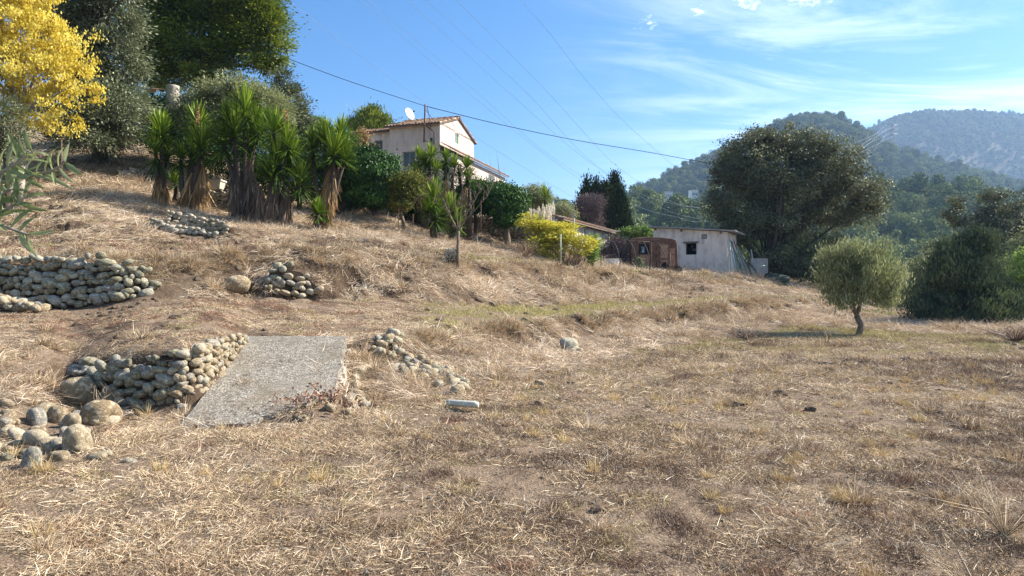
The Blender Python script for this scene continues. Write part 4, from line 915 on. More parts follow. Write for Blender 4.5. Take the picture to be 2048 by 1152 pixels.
twig_bush(2010, 4.6, .42, .30, 'tangle of tall pale dry stalks in the lower right corner', 60, 6, 'straw', 'dry_stalks', .22)
twig_bush(1965, 3.7, .30, .25, 'small spray of thin dry stalks at the bottom edge left of the corner tangle', 34, 7, 'straw', 'dry_stalks', .2)
twig_bush(205, 8.7, .40, .16, 'thin dry flower stems standing in front of the big boulder by the wall', 9, 8, 'straw', 'dry_stalks', .4)
twig_bush(1490, 21.2, .32, .3, 'brown grass hummock at the left end of the olive shadow', 60, 9)
twig_bush(2030, 20.5, .5, .5, 'brown twiggy scrub around the stump at the right edge', 60, 10)
# big evergreen oak
Yq = 48; b_ = gp(1535, 46.5)
root = tree('evergreen_oak', 'great spreading evergreen oak with many dark limbs behind the white shed', 'tree', b_, px(1540, 545, 47.5), .27,
     [Bl(1490, 305, 50, 38, Yq, 0.0, 75.0), Bl(1545, 285, 50, 34, Yq, 0.0, 75.0), Bl(1605, 300, 52, 34, Yq, 0.0, 78.0), Bl(1665, 335, 52, 44, Yq, -1.5, 78.0), Bl(1700, 385, 50, 46, Yq, -1.5, 75.0), Bl(1460, 355, 42, 42, Yq, 0.0, 63.0), Bl(1450, 405, 36, 34, Yq, 0.0, 54.0), Bl(1520, 370, 60, 44, Yq, 0.0, 90.0), Bl(1600, 375, 66, 50, Yq, 0.0, 99.0), Bl(1722, 430, 32, 34, Yq, -1.5, 48.0), Bl(1545, 445, 55, 36, Yq, 0.0, 82.5), Bl(1640, 430, 50, 34, Yq, 0.0, 75.0), Bl(1490, 445, 44, 30, Yq, 0.0, 66.0), Bl(1600, 490, 60, 30, Yq, 0.0, 90.0), Bl(1545, 515, 48, 26, Yq, 0.0, 72.0), Bl(1480, 475, 30, 20, Yq, 0.0, 45.0), Bl(1640, 500, 40, 26, Yq, 0.0, 60.0), Bl(1590, 540, 60, 16, Yq, 0.0, 90.0)],
     115000, 900, .33, .16, .095, M['oak_leaf'], M['bark_dark'], 130, nb=22, nt=120, shell=.5, lumpy=.35)
b_ = gp(1655, 46)
tree('pale_bush', 'pale grey green bush between the oak and the small olive tree', 'bush', b_, px(1655, 560, 46), .08,
     [Bl(1650, 530, 34, 34, 46), Bl(1635, 560, 28, 20, 46), Bl(1680, 545, 30, 30, 46), Bl(1665, 490, 20, 24, 46)], 15000, 190, .24, .12, .05, M['olive_light'], M['bark'], 131, axis='out')
# the young olive in the field
Yq = 24; b_ = px(1719, 671, Yq); b_.z = Hs(b_.x, b_.y)
root = thing('olive_tree', b_, 'small round young olive tree standing alone in the flat field at the right', 'tree')
bl = [Bl(1712, 548, 66, 52, Yq), Bl(1672, 545, 46, 42, Yq), Bl(1755, 555, 48, 42, Yq), Bl(1700, 515, 50, 30, Yq), Bl(1740, 520, 36, 28, Yq), Bl(1690, 590, 50, 24, Yq), Bl(1765, 590, 36, 22, Yq)]
C_, cc = leaves_obj(root, 'crown', bl, 26000, 300, .13, .12, .034, M['olive_light'], 132, axis='up', shell=.3, flat=1.2, nrm_out=.3, lumpy=.6)
mb = MB(); fk = px(1713, 632, Yq)
mb.tube([b_ - Vector((0, 0, .1)), b_ + Vector((0, 0, .05)), px(1722, 650, Yq), fk], [.16, .115, .095, .09], 10)
g = random.Random(9)
for c in g.sample([Vector(c) for c in cc], 8):
    k = .5 if c.x < fk.x + .3 else -.2; mid = fk + (c - fk) * .45 + Vector((0, 0, .1)); mb.tube([fk, fk + (mid - fk) * .5 + Vector((.05 * (1 if c.x > fk.x else -1), 0, -.03)), mid, c], [.05, .038, .024, .006], 6, cap=False)
    for c2 in g.sample([Vector(c) for c in cc], 3): mb.tube([mid, mid + (c2 - mid) * .5], [.016, .005], 4, cap=False)
mb.build('trunk', M['bark'], root)
# juniper / cypress like bush
Yq = 30; b_ = gp(1932, Yq)
tree('juniper_tree', 'dense cone shaped blue green juniper at the right side of the field', 'tree', b_, px(1932, 600, Yq), .14,
     [Bl(1925, 610, 84, 46, Yq), Bl(1930, 560, 66, 44, Yq), Bl(1938, 515, 44, 34, Yq), Bl(1948, 480, 22, 20, Yq), Bl(1905, 505, 26, 24, Yq), Bl(1870, 625, 34, 30, Yq), Bl(1985, 615, 40, 42, Yq), Bl(1975, 560, 30, 34, Yq), Bl(1925, 640, 80, 18, Yq), Bl(1895, 545, 34, 26, Yq), Bl(1945, 498, 36, 26, Yq), Bl(1955, 478, 22, 18, Yq), Bl(1905, 525, 26, 18, Yq)],
     66000, 420, .20, .16, .05, M['juniper_leaf'], M['bark_dark'], 133, axis='up', shell=.6, nb=8, nt=10, lumpy=.4)
for (u, v, Yq, bl, mt, n, lab, nm, sd) in (
    (2040, 640, 33, [(2040, 590, 30, 40), (2060, 540, 34, 44), (2022, 630, 24, 26), (2090, 600, 50, 60)], 'green_leaf', 15000, 'mid green bush at the right edge beside the juniper', 'green_bush', 134),
    (2035, 600, 38, [(2045, 510, 30, 30), (2010, 540, 24, 24), (2080, 480, 40, 40)], 'olive_light', 9000, 'pale leaved bush at the right edge above the green bush', 'pale_bush', 135),
    (1845, 620, 41, [(1845, 545, 26, 26), (1830, 585, 26, 26), (1862, 575, 26, 34), (1820, 620, 26, 14), (1850, 515, 14, 10)], 'olive_light', 13000, 'olive green thicket between the small olive tree and the juniper', 'thicket', 136),
    (1835, 600, 47, [(1880, 500, 30, 22), (1850, 520, 30, 22), (1890, 540, 40, 30), (1860, 560, 40, 30), (1830, 560, 24, 24), (1850, 600, 50, 24)], 'oak_leaf', 17000, 'dark tree mass behind the gap left of the juniper', 'leafy_tree', 137),
    (1780, 620, 60, [(1790, 570, 30, 16), (1760, 585, 30, 14), (1820, 590, 40, 16), (1720, 590, 30, 12), (1690, 585, 30, 16), (1880, 590, 50, 20)], 'oak_leaf', 14000, 'low dark hedge line behind the small olive tree', 'hedge', 138)):
    b_ = gp(u, Yq); blq = [Bl(*q_, Yq) for q_ in bl]
    tree(nm, lab, {'hedge': 'hedge', 'thicket': 'bush', 'leafy_tree': 'tree'}.get(nm, 'bush'), b_, px(blq and u, v - 20, Yq), .07, blq, n, 220, .22, .12, .06, M[mt], M['bark_dark'], sd, axis='out')
Yq = 50; b_ = gp(1960, Yq)
tree('evergreen_oak', 'airy evergreen oak with visible branches rising behind the juniper', 'tree', b_, px(1955, 520, Yq), .2,
     [Bl(1915, 405, 20, 14, Yq), Bl(1900, 430, 18, 12, Yq), Bl(1930, 440, 22, 16, Yq), Bl(1985, 395, 26, 14, Yq), Bl(2010, 415, 30, 22, Yq), Bl(1970, 430, 26, 20, Yq), Bl(1990, 460, 44, 22, Yq), Bl(2040, 440, 30, 26, Yq), Bl(2000, 490, 60, 26, Yq), Bl(2060, 480, 40, 40, Yq), Bl(1960, 500, 40, 24, Yq)],
     30000, 330, .26, .16, .095, M['oak_leaf'], M['bark_dark'], 139, nb=22, nt=110, shell=.3, lumpy=.4)

# ------------------------------------------------------------------ yuccas
def sword_leaves(root, name, c, r, n, mat, seed, lo=-55, hi=88, w=.055, droop=.25):
    """a head of sword leaves radiating from c"""
    g = np.random.default_rng(seed); el = R(lo) + (R(hi) - R(lo)) * g.random(n) ** 0.85; az = g.random(n) * 6.283
    d = np.stack([np.cos(az) * np.cos(el), np.sin(az) * np.cos(el), np.sin(el)], 1); L = r * (0.75 + .4 * g.random(n)); s_ = np.cross(d, np.array([0, 0, 1.]) + .3 * unit(n, g)); s_ /= np.linalg.norm(s_, axis=1)[:, None]
    p0 = np.array(c) - np.array(root.location) + np.stack([0 * az, 0 * az, np.sin(el) * r * .25 - (1 - g.random(n)) * r * .1], 1)
    pts = []
    for k, ww in ((.04, .7), (.5, 1.0), (.8, .7), (1.0, .05)):
        q_ = p0 + d * (L * k)[:, None]; q_[:, 2] -= droop * L * k ** 2.2 * np.cos(el) * (0.4 + g.random(n) * .9)
        pts += [q_ - s_ * w * ww / 2, q_ + s_ * w * ww / 2]
    V = np.stack(pts, 1).reshape(-1, 3); b = np.arange(n) * 8; Fq = np.concatenate([np.stack([b + 2 * k, b + 2 * k + 1, b + 2 * k + 3, b + 2 * k + 2], 1) for k in range(3)]); t = np.clip(0.10 + .6 * (el - R(lo)) / (R(hi) - R(lo)) + .5 * (g.random(n) - .3), 0, 1)  # upper leaves tinted paler, lower ones darker, as sunlit tops over shade
    return ob(name, mk_mesh(name, V, Fq, mat, tint=np.concatenate([t] * 3)), root)
def skirt(root, p0, p1, r0, r1, n, mat, seed, L=.75):
    """dead leaves hanging along the trunk from p0 (top) to p1 (foot)"""
    g = np.random.default_rng(seed); t = g.random(n) ** .9; P0 = np.array(p0) - np.array(root.location); P1 = np.array(p1) - np.array(root.location)
    az = g.random(n) * 6.283; rr = r0 + (r1 - r0) * t; C = P0 + (P1 - P0) * t[:, None] * .82 + np.stack([np.cos(az) * rr * .5, np.sin(az) * rr * .5, 0 * az], 1)
    d = np.stack([np.cos(az) * .28, np.sin(az) * .28, -1 + 0 * az], 1) + g.normal(0, .13, (n, 3)) + (P1 - P0) / np.linalg.norm(P1 - P0) * .5; d /= np.linalg.norm(d, axis=1)[:, None]
    s_ = np.cross(d, unit(n, g)); s_ /= np.linalg.norm(s_, axis=1)[:, None]; LL = L * (.6 + .6 * g.random(n)); pts = []
    for k, ww in ((0, 1.0), (.5, .9), (1, .2)):
        q_ = C + d * (LL * k)[:, None] + g.normal(0, .02, (n, 3)) * k; pts += [q_ - s_ * .025 * ww, q_ + s_ * .025 * ww]
    V = np.stack(pts, 1).reshape(-1, 3); b = np.arange(n) * 6; Fq = np.concatenate([np.stack([b + 2 * k, b + 2 * k + 1, b + 2 * k + 3, b + 2 * k + 2], 1) for k in range(2)]); tt = g.random(n)
    return ob('dead_leaf_skirt', mk_mesh('dead_leaf_skirt', V, Fq, mat, tint=np.concatenate([tt, tt])), root)
YU = [ # label, Y, base u, heads (u, v, r px), skirts ((u0,v0,u1,v1), mat)
 ('leftmost slim yucca with a straw coloured skirt', 25.5, 322, [(322, 272, 46), (312, 312, 46), (332, 318, 40)], [(322, 335, 322, 402, 'yucca_dead')], 1),
 ('second slim yucca from the left, leaning skirt of straw coloured leaves', 25.5, 372, [(396, 258, 46), (402, 300, 44), (388, 318, 36), (362, 320, 30)], [(405, 330, 398, 385, 'yucca_dead'), (388, 345, 368, 402, 'yucca_dead')], 2),
 ('tallest yucca with thick grey skirt in the middle of the row', 25.5, 492, [(490, 232, 52), (515, 265, 46), (470, 275, 56), (448, 290, 46), (505, 300, 46), (455, 240, 32)], [(468, 330, 480, 440, 'yucca_grey'), (498, 320, 505, 430, 'yucca_grey')], 3),
 ('broad yucca with drooping green heads right of the tallest one', 24.8, 540, [(548, 268, 46), (575, 292, 42), (580, 335, 56), (555, 330, 50), (545, 360, 46), (600, 372, 44)], [(548, 370, 540, 445, 'yucca_grey'), (575, 380, 560, 450, 'yucca_grey'), (520, 370, 515, 445, 'yucca_grey')], 4),
 ('rightmost big yucca with long brown skirt beside the first ivy tree', 25.8, 648, [(650, 285, 42), (682, 280, 42), (668, 312, 46), (625, 300, 40), (690, 318, 36)], [(668, 330, 650, 400, 'yucca_dead'), (660, 350, 642, 450, 'yucca_dead')], 5),
 ('small low yucca sprouting at the foot of the rightmost big yucca', 25.0, 634, [(636, 428, 30)], [], 6),
 ('small green yucca low between the two slim yuccas', 26.2, 352, [(350, 368, 26)], [], 7),
 ('yucca with pale flower stalk against the left corner of the house', 31.5, 850, [(838, 322, 26), (862, 316, 28), (850, 340, 30), (872, 345, 26), (832, 348, 22)], [(850, 352, 846, 408, 'yucca_dead')], 8),
 ('yucca standing right of the house corner, twin heads', 32.0, 895, [(892, 322, 22), (908, 338, 26), (890, 350, 26)], [(892, 355, 888, 392, 'yucca_dead')], 9),
 ('slim yucca in front of the lean-to window', 32.3, 935, [(933, 338, 24), (938, 358, 22), (920, 355, 22)], [(930, 368, 926, 400, 'yucca_dead')], 10),
 ('dark low yucca at the foot of the bare young tree', 28.5, 868, [(868, 405, 40), (872, 435, 36), (858, 425, 30)], [], 11),
 ('yellow green yucca shoots left of the bare tree trunk', 30, 900, [(902, 425, 34), (915, 450, 26)], [], 12),
 ('spiky yucca head on the skyline left of the feathery tree', 43, 1092, [(1090, 400, 26)], [], 13)]
for lab, Yq, ub, heads, sk, sd in YU:
    b_ = gp(ub, Yq); root = thing('yucca', b_, lab, 'yucca', 'yuccas growing on the slope'); g = random.Random(sd); mb = MB()
    for i, (u, v, r) in enumerate(heads):
        c = px(u, v, Yq + g.uniform(-.35, .35)); mb.tube([b_ + Vector((g.uniform(-.1, .1), 0, -.1)), b_.lerp(c, .55) + Vector((g.uniform(-.1, .1), 0, 0)), c], [.13, .09, .06], 7)
        sword_leaves(root, 'leaf_head', c, r * 1.06 * Yq / F, 200 if r > 28 else 130, M['yucca_leaf'], sd * 20 + i, lo=-48 if i % 2 else -32, w=.030 + .0005 * Yq, droop=.16)
    for j, (u0, v0, u1, v1, mt) in enumerate(sk): skirt(root, px(u0, v0, Yq), px(u1, v1, Yq), .10, .32, 700, M[mt], sd * 30 + j, .8 if Yq < 28 else .6)
    mb.build('trunk', M['bark_dark'], root)
    if sd in (2, 3, 5, 8, 4):
        u, v, r = heads[0]; c = px(u + (25 if sd == 4 else 0), v - 5, Yq); n = 260; gg = np.random.default_rng(sd); t = gg.random(n); hh = r * .95 * Yq / F
        C = np.array(c) - np.array(b_) + np.stack([gg.normal(0, .045, n) * (1.2 - t), gg.normal(0, .045, n), t * hh], 1); V, Fq = leafquads(C, unit(n, gg), unit(n, gg), .07, .03); ob('flower_stalk', mk_mesh('flower_stalk', V, Fq, M['yucca_dead'], tint=gg.random(n)), root)

# ------------------------------------------------------------------ pampas grass
root = thing('pampas_grass', gp(1080, 35.5), 'clump of pampas grass with creamy upright plumes above the yellow shrub', 'pampas grass'); g = random.Random(4)
for k in range(27):
    u = 1044 + (66 * k / 26) + g.uniform(-3, 3); v = np.interp(u, [1044, 1075, 1090, 1108, 1114], [428, 420, 414, 412, 424]) + g.uniform(-3, 12); c = px(u, v + 8, 35.5 + g.uniform(-.5, .5)); n = 90; gg = np.random.default_rng(k)
    t = gg.random(n); rr = .045 * np.sin(np.pi * np.clip(t * .9 + .08, 0, 1)) + .01; az = gg.random(n) * 6.28; ln = g.uniform(-.15, .15)
    C = np.array(c - root.location) + np.stack([np.cos(az) * rr + ln * t * .4, np.sin(az) * rr, (t - .4) * .55], 1)
    V, Fq = leafquads(C, np.array([ln, 0, 1.]) + .5 * unit(n, gg), unit(n, gg), .10, .03); ob('plume', mk_mesh('plume', V, Fq, M['plume'], tint=gg.random(n)), root)
mb = MB()
for k in range(34):
    u = 1044 + 66 * k / 33; c = px(u, 432, 35.5); f = Vector(root.location) + Vector((g.uniform(-.4, .4), g.uniform(-.3, .3), 0)); mb.tube([f, c], [.008, .006], 4, cap=False)
mb.build('stalks', M['plume'], root)
sword_leaves(root, 'leaf_tuft', root.location + Vector((0, 0, .1)), 1.5, 420, M['olive_light'], 77, lo=30, hi=88, w=.02, droop=.5)

# ------------------------------------------------------------------ bare young tree
Yq = 22; b_ = px(914, 528, Yq); b_.z = Hs(b_.x, b_.y); root = thing('bare_tree', b_, 'leafless young tree with slim grey branches standing on the bank', 'tree'); mb = MB(); g = random.Random(21)
fk = px(917, 462, Yq); mb.tube([b_ - Vector((0, 0, .1)), b_.lerp(fk, .5), fk], [.06, .05, .045], 9)
mb.build('trunk', M['bark'], root)
for (pts, r_) in (([(917, 464), (900, 430), (884, 395), (872, 372), (862, 362)], .026), ([(917, 464), (912, 420), (908, 385), (906, 350)], .022), ([(917, 464), (922, 425), (926, 385), (922, 345)], .020), ([(917, 464), (934, 425), (950, 400), (960, 380)], .021), ([(917, 464), (930, 440), (955, 415), (975, 392), (985, 370)], .019), ([(905, 440), (892, 420), (868, 405)], .012), ([(926, 400), (940, 370), (944, 345)], .011), ([(900, 430), (895, 400), (896, 370)], .012)):
    mb = MB(); P_ = [px(u, v, Yq + g.uniform(-.25, .25) * (i > 0)) for i, (u, v) in enumerate(pts)]; mb.tube(P_, [r_ * (1 - .8 * i / (len(P_) - 1)) for i in range(len(P_))], 6, cap=False)
    for a, b in zip(P_[1:], P_[2:] + [P_[-1]]):
        for j in range(5):
            q_ = a.lerp(b, g.random()); mb.tube([q_, q_ + Vector((g.gauss(0, .15), g.gauss(0, .12), g.uniform(.1, .5))) * .8], [.008, .003], 4, cap=False)
    mb.build('branch', M['bark'], root)
# twigs against the sky right of the house
root = thing('bare_tree', gp(1000, 36), 'thin leafless twigs rising against the sky right of the lean-to', 'tree'); mb = MB(); f = Vector(root.location)
for (u, v) in ((978, 305), (993, 303), (1001, 340), (1008, 335), (996, 318), (985, 330)):
    c = px(u, v, 36); mb.tube([f, f.lerp(c, .6) + Vector((g.uniform(-.2, .2), 0, 0)), c], [.03, .015, .006], 5, cap=False)
mb.build('branch', M['bark_pale'], root)
# ------------------------------------------------------------------ building helpers
def wall(root, name, o, d, w, h, t, mat, holes=(), inward=None):
    """wall from corner o along unit d, width w, height h, thickness t going inward; holes (x0,x1,z0,z1)"""
    o = Vector(o); d = Vector(d).normalized(); inn = Vector(inward); mb = MB()
    xs = sorted({0, w, *[a for q_ in holes for a in q_[:2]]}); zs = sorted({0, h, *[a for q_ in holes for a in q_[2:]]})
    for i in range(len(xs) - 1):
        run = None
        for j in range(len(zs) - 1):
            cx_, cz_ = (xs[i] + xs[i + 1]) / 2, (zs[j] + zs[j + 1]) / 2; hole = any(q_[0] < cx_ < q_[1] and q_[2] < cz_ < q_[3] for q_ in holes)
            if not hole: run = [zs[j], zs[j + 1]] if run is None else [run[0], zs[j + 1]]
            if (hole or j == len(zs) - 2) and run is not None:
                mb.box(o + d * xs[i] + Vector((0, 0, run[0])), d * (xs[i + 1] - xs[i]), inn * t, Vector((0, 0, run[1] - run[0]))); run = None
    return mb.build(name, mat, root)
def frame(root, o, d, inn, x0, x1, z0, z1, mat, glass=True, bars=1, depth=.09, fw=.05, trans=0, nm='window', back='dark'):
    o = Vector(o); d = Vector(d); inn = Vector(inn); up = Vector((0, 0, 1)); p = o + d * x0 + up * z0 + inn * depth; w = x1 - x0; h = z1 - z0; mb = MB()
    mb.box(p, d * fw, inn * .05, up * h); mb.box(p + d * (w - fw), d * fw, inn * .05, up * h); mb.box(p + d * fw, d * (w - 2 * fw), inn * .05, up * fw); mb.box(p + d * fw + up * (h - fw), d * (w - 2 * fw), inn * .05, up * fw)
    for b in range(bars): mb.box(p + d * (w * (b + 1) / (bars + 1) - fw / 2) + inn * .004 + up * fw, d * fw, inn * .04, up * (h - 2 * fw))
    for b in range(trans): mb.box(p + up * (h * (b + 1) / (trans + 1) - .012) + inn * .008 + d * fw, d * (w - 2 * fw), inn * .03, up * .025)
    fr = mb.build(nm, mat, root)
    if glass: MB().box(p + inn * .025 + d * fw * .5 + up * fw * .5, d * (w - fw), inn * .01, up * (h - fw)).build('pane', M['glass'], fr, origin=root.location)
    return fr
def tiles(root, name, e0, along, L, up, S_, rows_w=.22, tile_l=.42, mat=None, seed=0):
    """barrel tile roof: eave corner e0, unit along the eave, length L, unit up the slope, slope length S_"""
    e0 = Vector(e0); along = Vector(along).normalized(); up = Vector(up).normalized(); nrm = along.cross(up).normalized()
    if nrm.z < 0: nrm = -nrm
    mb = MB(); g = random.Random(seed); n = int(L / rows_w); K = 6
    for i in range(n):
        c0 = e0 + along * (i + .5) * (L / n); m_ = int(S_ / (tile_l * .85)) + 1
        for j in range(m_):
            a = j * S_ / m_; b = min(S_, a + S_ / m_ + .06); r0 = rows_w * .56; r1 = rows_w * .46; lift = .012; sl_ = g.uniform(-.012, .012); tn = g.random()
            vs = []
            for (s_, r_, lf) in ((a, r0, lift), (b, r1, 0)):
                for k in range(K + 1):
                    w = math.pi * k / K; vs.append(c0 + up * s_ + along * (math.cos(w) * r_ + sl_) + nrm * (math.sin(w) * r_ * .8 + lf))
            fs = [(k, k + 1, K + 2 + k, K + 1 + k) for k in range(K)] ; mb.add(vs, fs, tn, True)
            if j == 0: mb.add([c0 + along * (math.cos(math.pi * k / K) * r0) + nrm * (math.sin(math.pi * k / K) * r0 * .8 + lift) for k in range(K + 1)], [tuple(range(K + 1))], .1)
    o = mb.build(name, mat or M['tile'], root); tag(o, kind='stuff'); return o

# ------------------------------------------------------------------ the house
g_ = Vector((.30, .954, 0)).normalized(); l_ = Vector((-.954, .30, 0)); C0 = Vector((pxx(880, 45), 45, 0)); ZE = zz(248, 45); ZB = 5.6; UP = Vector((0, 0, 1))
hs_ = thing('house', C0 + Vector((0, 0, 7)), 'two storey pinkish rendered house with tiled gable roof on top of the slope', 'house')
W1, D1, RISE = 3.55, 6.1, .98
o0 = C0 + UP * ZB
# left (shaded) wall with the french window
wall(hs_, 'front_wall', o0, l_, W1, ZE - ZB, .3, M['render_pink'], holes=[(1.72, 2.62, zz(345, 45) - ZB, zz(303, 45.6) - ZB)], inward=g_)
for a, b in ((1.72, 2.62),): frame(hs_, o0, l_, g_, a, b, zz(345, 45) - ZB, zz(303, 45.6) - ZB, M['frame_blue'], bars=1, depth=.14, nm='door')
# gable wall; hole for the green shutter window
wz0, wz1 = zz(287, 47.6) - ZB, zz(262, 47.6) - ZB
wall(hs_, 'gable_wall', o0 + g_ * .302, g_, D1 - .302, ZE - ZB, .3, M['render_pink'], holes=[(2.25, 2.85, wz0, wz1)], inward=l_)
MB().prism([C0 + UP * ZE, C0 + g_ * D1 + UP * ZE, C0 + g_ * D1 / 2 + UP * (ZE + RISE)], l_ * .3).build('gable', M['render_pink'], hs_)
sh = frame(hs_, o0 + g_ * .302, g_, l_, 2.25, 2.85, wz0, wz1, M['shutter_green'], bars=1, depth=.03, fw=.06, trans=3)
# eave wall on the far side and the back wall
wall(hs_, 'rear_wall', o0 + g_ * (D1 - .3) + l_ * .302, l_, W1 + 2.6, ZE - ZB - .01, .298, M['render_pink'], inward=g_)
wall(hs_, 'side_wall', o0 + l_ * (W1 + 0) + g_ * .302, g_, D1 - .61, ZE - ZB - .02, .28, M['render_pink'], inward=-l_)
# roof: ridge runs along l_ from the gable apex
rf = thing('roof', (0, 0, 0), None, None); rf.parent = hs_; rf.location = (0, 0, 0)
EX = .32
up1 = (g_ * (D1 / 2 + 0) + UP * RISE).normalized(); S1 = math.hypot(D1 / 2, RISE) + EX
up2 = (-g_ * (D1 / 2) + UP * RISE).normalized()
MB().prism([C0 - l_ * .12 + UP * (ZE + .02) - up1 * EX, C0 - l_ * .12 + g_ * D1 / 2 + UP * (ZE + RISE + .02), C0 - l_ * .12 + g_ * D1 / 2 + UP * (ZE + RISE + .09), C0 - l_ * .12 + UP * (ZE + .09) - up1 * EX], l_ * (W1 + .4)).build('roof_deck', M['wood'], hs_)
MB().prism([C0 - l_ * .12 + g_ * D1 + UP * (ZE + .02) - up2 * EX, C0 - l_ * .12 + g_ * (D1 / 2 + .003) + UP * (ZE + RISE + .02), C0 - l_ * .12 + g_ * (D1 / 2 + .003) + UP * (ZE + RISE + .09), C0 - l_ * .12 + g_ * D1 + UP * (ZE + .09) - up2 * EX], l_ * (W1 + .4)).build('roof_deck', M['wood'], hs_)
bpy.data.objects.remove(rf)
nn_ = l_.cross(up1); nn_ = nn_ if nn_.z > 0 else -nn_
tiles(hs_, 'roof_tiles', C0 - l_ * .14 + UP * (ZE + .1) - up1 * EX, l_, W1 + .45, up1, S1, .215, .4, seed=1)
tiles(hs_, 'roof_tiles', C0 - l_ * .14 + g_ * D1 + UP * (ZE + .1) - up2 * EX, l_, W1 + .45, up2, S1, .215, .4, seed=2)
mb = MB()
for k in range(10): a = C0 - l_ * .16 + g_ * D1 / 2 + UP * (ZE + RISE + .13) + l_ * (.41 * k); mb.tube([a, a + l_ * .43 + UP * .01], [.115, .10], 10, k * .1)
mb.build('ridge_tiles', M['tile'], hs_)
# left wing, lower
LW = C0 + l_ * (W1 + .28) + g_ * .75; zw = zz(271, 48)
wall(hs_, 'wing_wall', LW + UP * ZB, l_, 3.4, zw - ZB, .3, M['render_white'], holes=[(.62, 1.25, zz(304, 47.5) - ZB, zz(283, 47.5) - ZB)], inward=g_)
frame(hs_, LW + UP * ZB, l_, g_, .62, 1.25, zz(304, 47.5) - ZB, zz(283, 47.5) - ZB, M['frame_blue'], bars=1, depth=.2)
upw = (g_ * 2.6 + UP * .75).normalized()
MB().prism([LW + UP * (zw + .01) - upw * .25, LW + UP * (zw + .08) - upw * .25, LW + g_ * 2.6 + UP * (zw + .83), LW + g_ * 2.6 + UP * (zw + .76)], l_ * 3.45).build('roof_deck', M['wood'], hs_)
tiles(hs_, 'roof_tiles', LW + UP * (zw + .09) - upw * .25, l_, 3.45, upw, 2.9, .215, .4, seed=3)
# dark rooms behind the openings
MB().box(C0 + l_ * 1.5 + g_ * .9 + UP * (ZB + .2), l_ * 1.8, g_ * .1, UP * (ZE - ZB - .4)).build('inner_wall', M['dark'], hs_)
# lean-to along the gable side
on = -l_; LT = C0 + on * .95 - g_ * .2; LL = 10.6; z1 = zz(310, 45.2); pitch = .55
wsz0, wsz1 = zz(362, 52) - ZB, zz(328, 52) - ZB
wall(hs_, 'lean_to_wall', LT + UP * ZB, g_, LL, z1 - ZB, .25, M['render_pink'], holes=[(6.75, 8.15, 9.0 - ZB, z1 - .28 - ZB)], inward=-on)
wall(hs_, 'lean_to_end_wall', LT + UP * ZB - on * .252, -on, .7, z1 - ZB, .25, M['render_pink'], inward=g_)
frame(hs_, LT + UP * ZB, g_, -on, 6.75, 8.15, 9.0 - ZB, z1 - .28 - ZB, M['frame_white'], bars=2, depth=.05, trans=1)
mb = MB(); mb.prism([LT + on * .25 + UP * (z1 - .02), LT - on * .945 + UP * (z1 + pitch - .02), LT - on * .945 + UP * (z1 + pitch + .05), LT + on * .25 + UP * (z1 + .05)], g_ * (LL + .2)); mb.build('lean_to_roof', M['wood'], hs_)
upl = (-on * .95 + UP * pitch).normalized(); tiles(hs_, 'lean_to_tiles', LT + on * .26 + UP * (z1 + .07), g_, LL + .2, upl, 1.28, .2, .4, seed=4)
# bracket pipe on the corner of the house
pA = px(848, 285, 44.6); pB = px(850, 209, 44.6); mb = MB(); mb.tube([pA, pB], .05, 8); mb.tube([pB - UP * .25, px(866, 240, 44.7)], .018, 6); mb.build('service_pole', M['steel_rust'], hs_)
mb = MB(); mb.tube([px(851, 250, 44.6), px(861, 258, 44.6), px(868, 264, 44.6), px(868, 290, 44.7)], .035, 6); mb.tube([px(849, 281, 44.6), px(866, 287, 44.75)], .025, 6); mb.tube([px(854, 212, 44.6), px(858, 232, 44.6), px(862, 256, 44.65)], .02, 6); mb.build('service_pipe', M['black'], hs_)
MB().box(px(860, 283, 44.75), l_ * -.18, g_ * .1, UP * .22).build('meter_box', M['black'], hs_)
# satellite dish
ds = thing('satellite_dish', px(818, 244, 47.4), 'white satellite dish on the ridge of the house roof', 'satellite dish'); ce = px(817, 229, 47.4); ax = Vector((.80, -.50, .30)).normalized()
V = []; Fq = []; sx = ax.orthogonal().normalized(); sy = ax.cross(sx)
for r_ in range(6):
    for k in range(20):
        q_ = r_ / 5; w = 2 * math.pi * k / 20; V.append(ce + (sx * math.cos(w) + sy * math.sin(w)) * .42 * q_ + ax * (.12 * q_ * q_) - Vector(ds.location))
for r_ in range(5):
    for k in range(20): Fq.append((r_ * 20 + k, r_ * 20 + (k + 1) % 20, (r_ + 1) * 20 + (k + 1) % 20, (r_ + 1) * 20 + k))
do = ob('dish', mk_mesh('dish', V, Fq, M['white_paint'], True), ds); sdm = do.modifiers.new('thick', 'SOLIDIFY'); sdm.thickness = .015
mb = MB(); mb.tube([Vector(ds.location) + UP * -.5, Vector(ds.location) + UP * .1, ce], .022, 6); mb.tube([ce - UP * .4 + ax * .05, ce + ax * .5], .014, 6); mb.build('mast', M['steel_rust'], ds)
MB().tube([ce + ax * .42, ce + ax * .56], .05, 8).build('receiver', M['black'], ds)

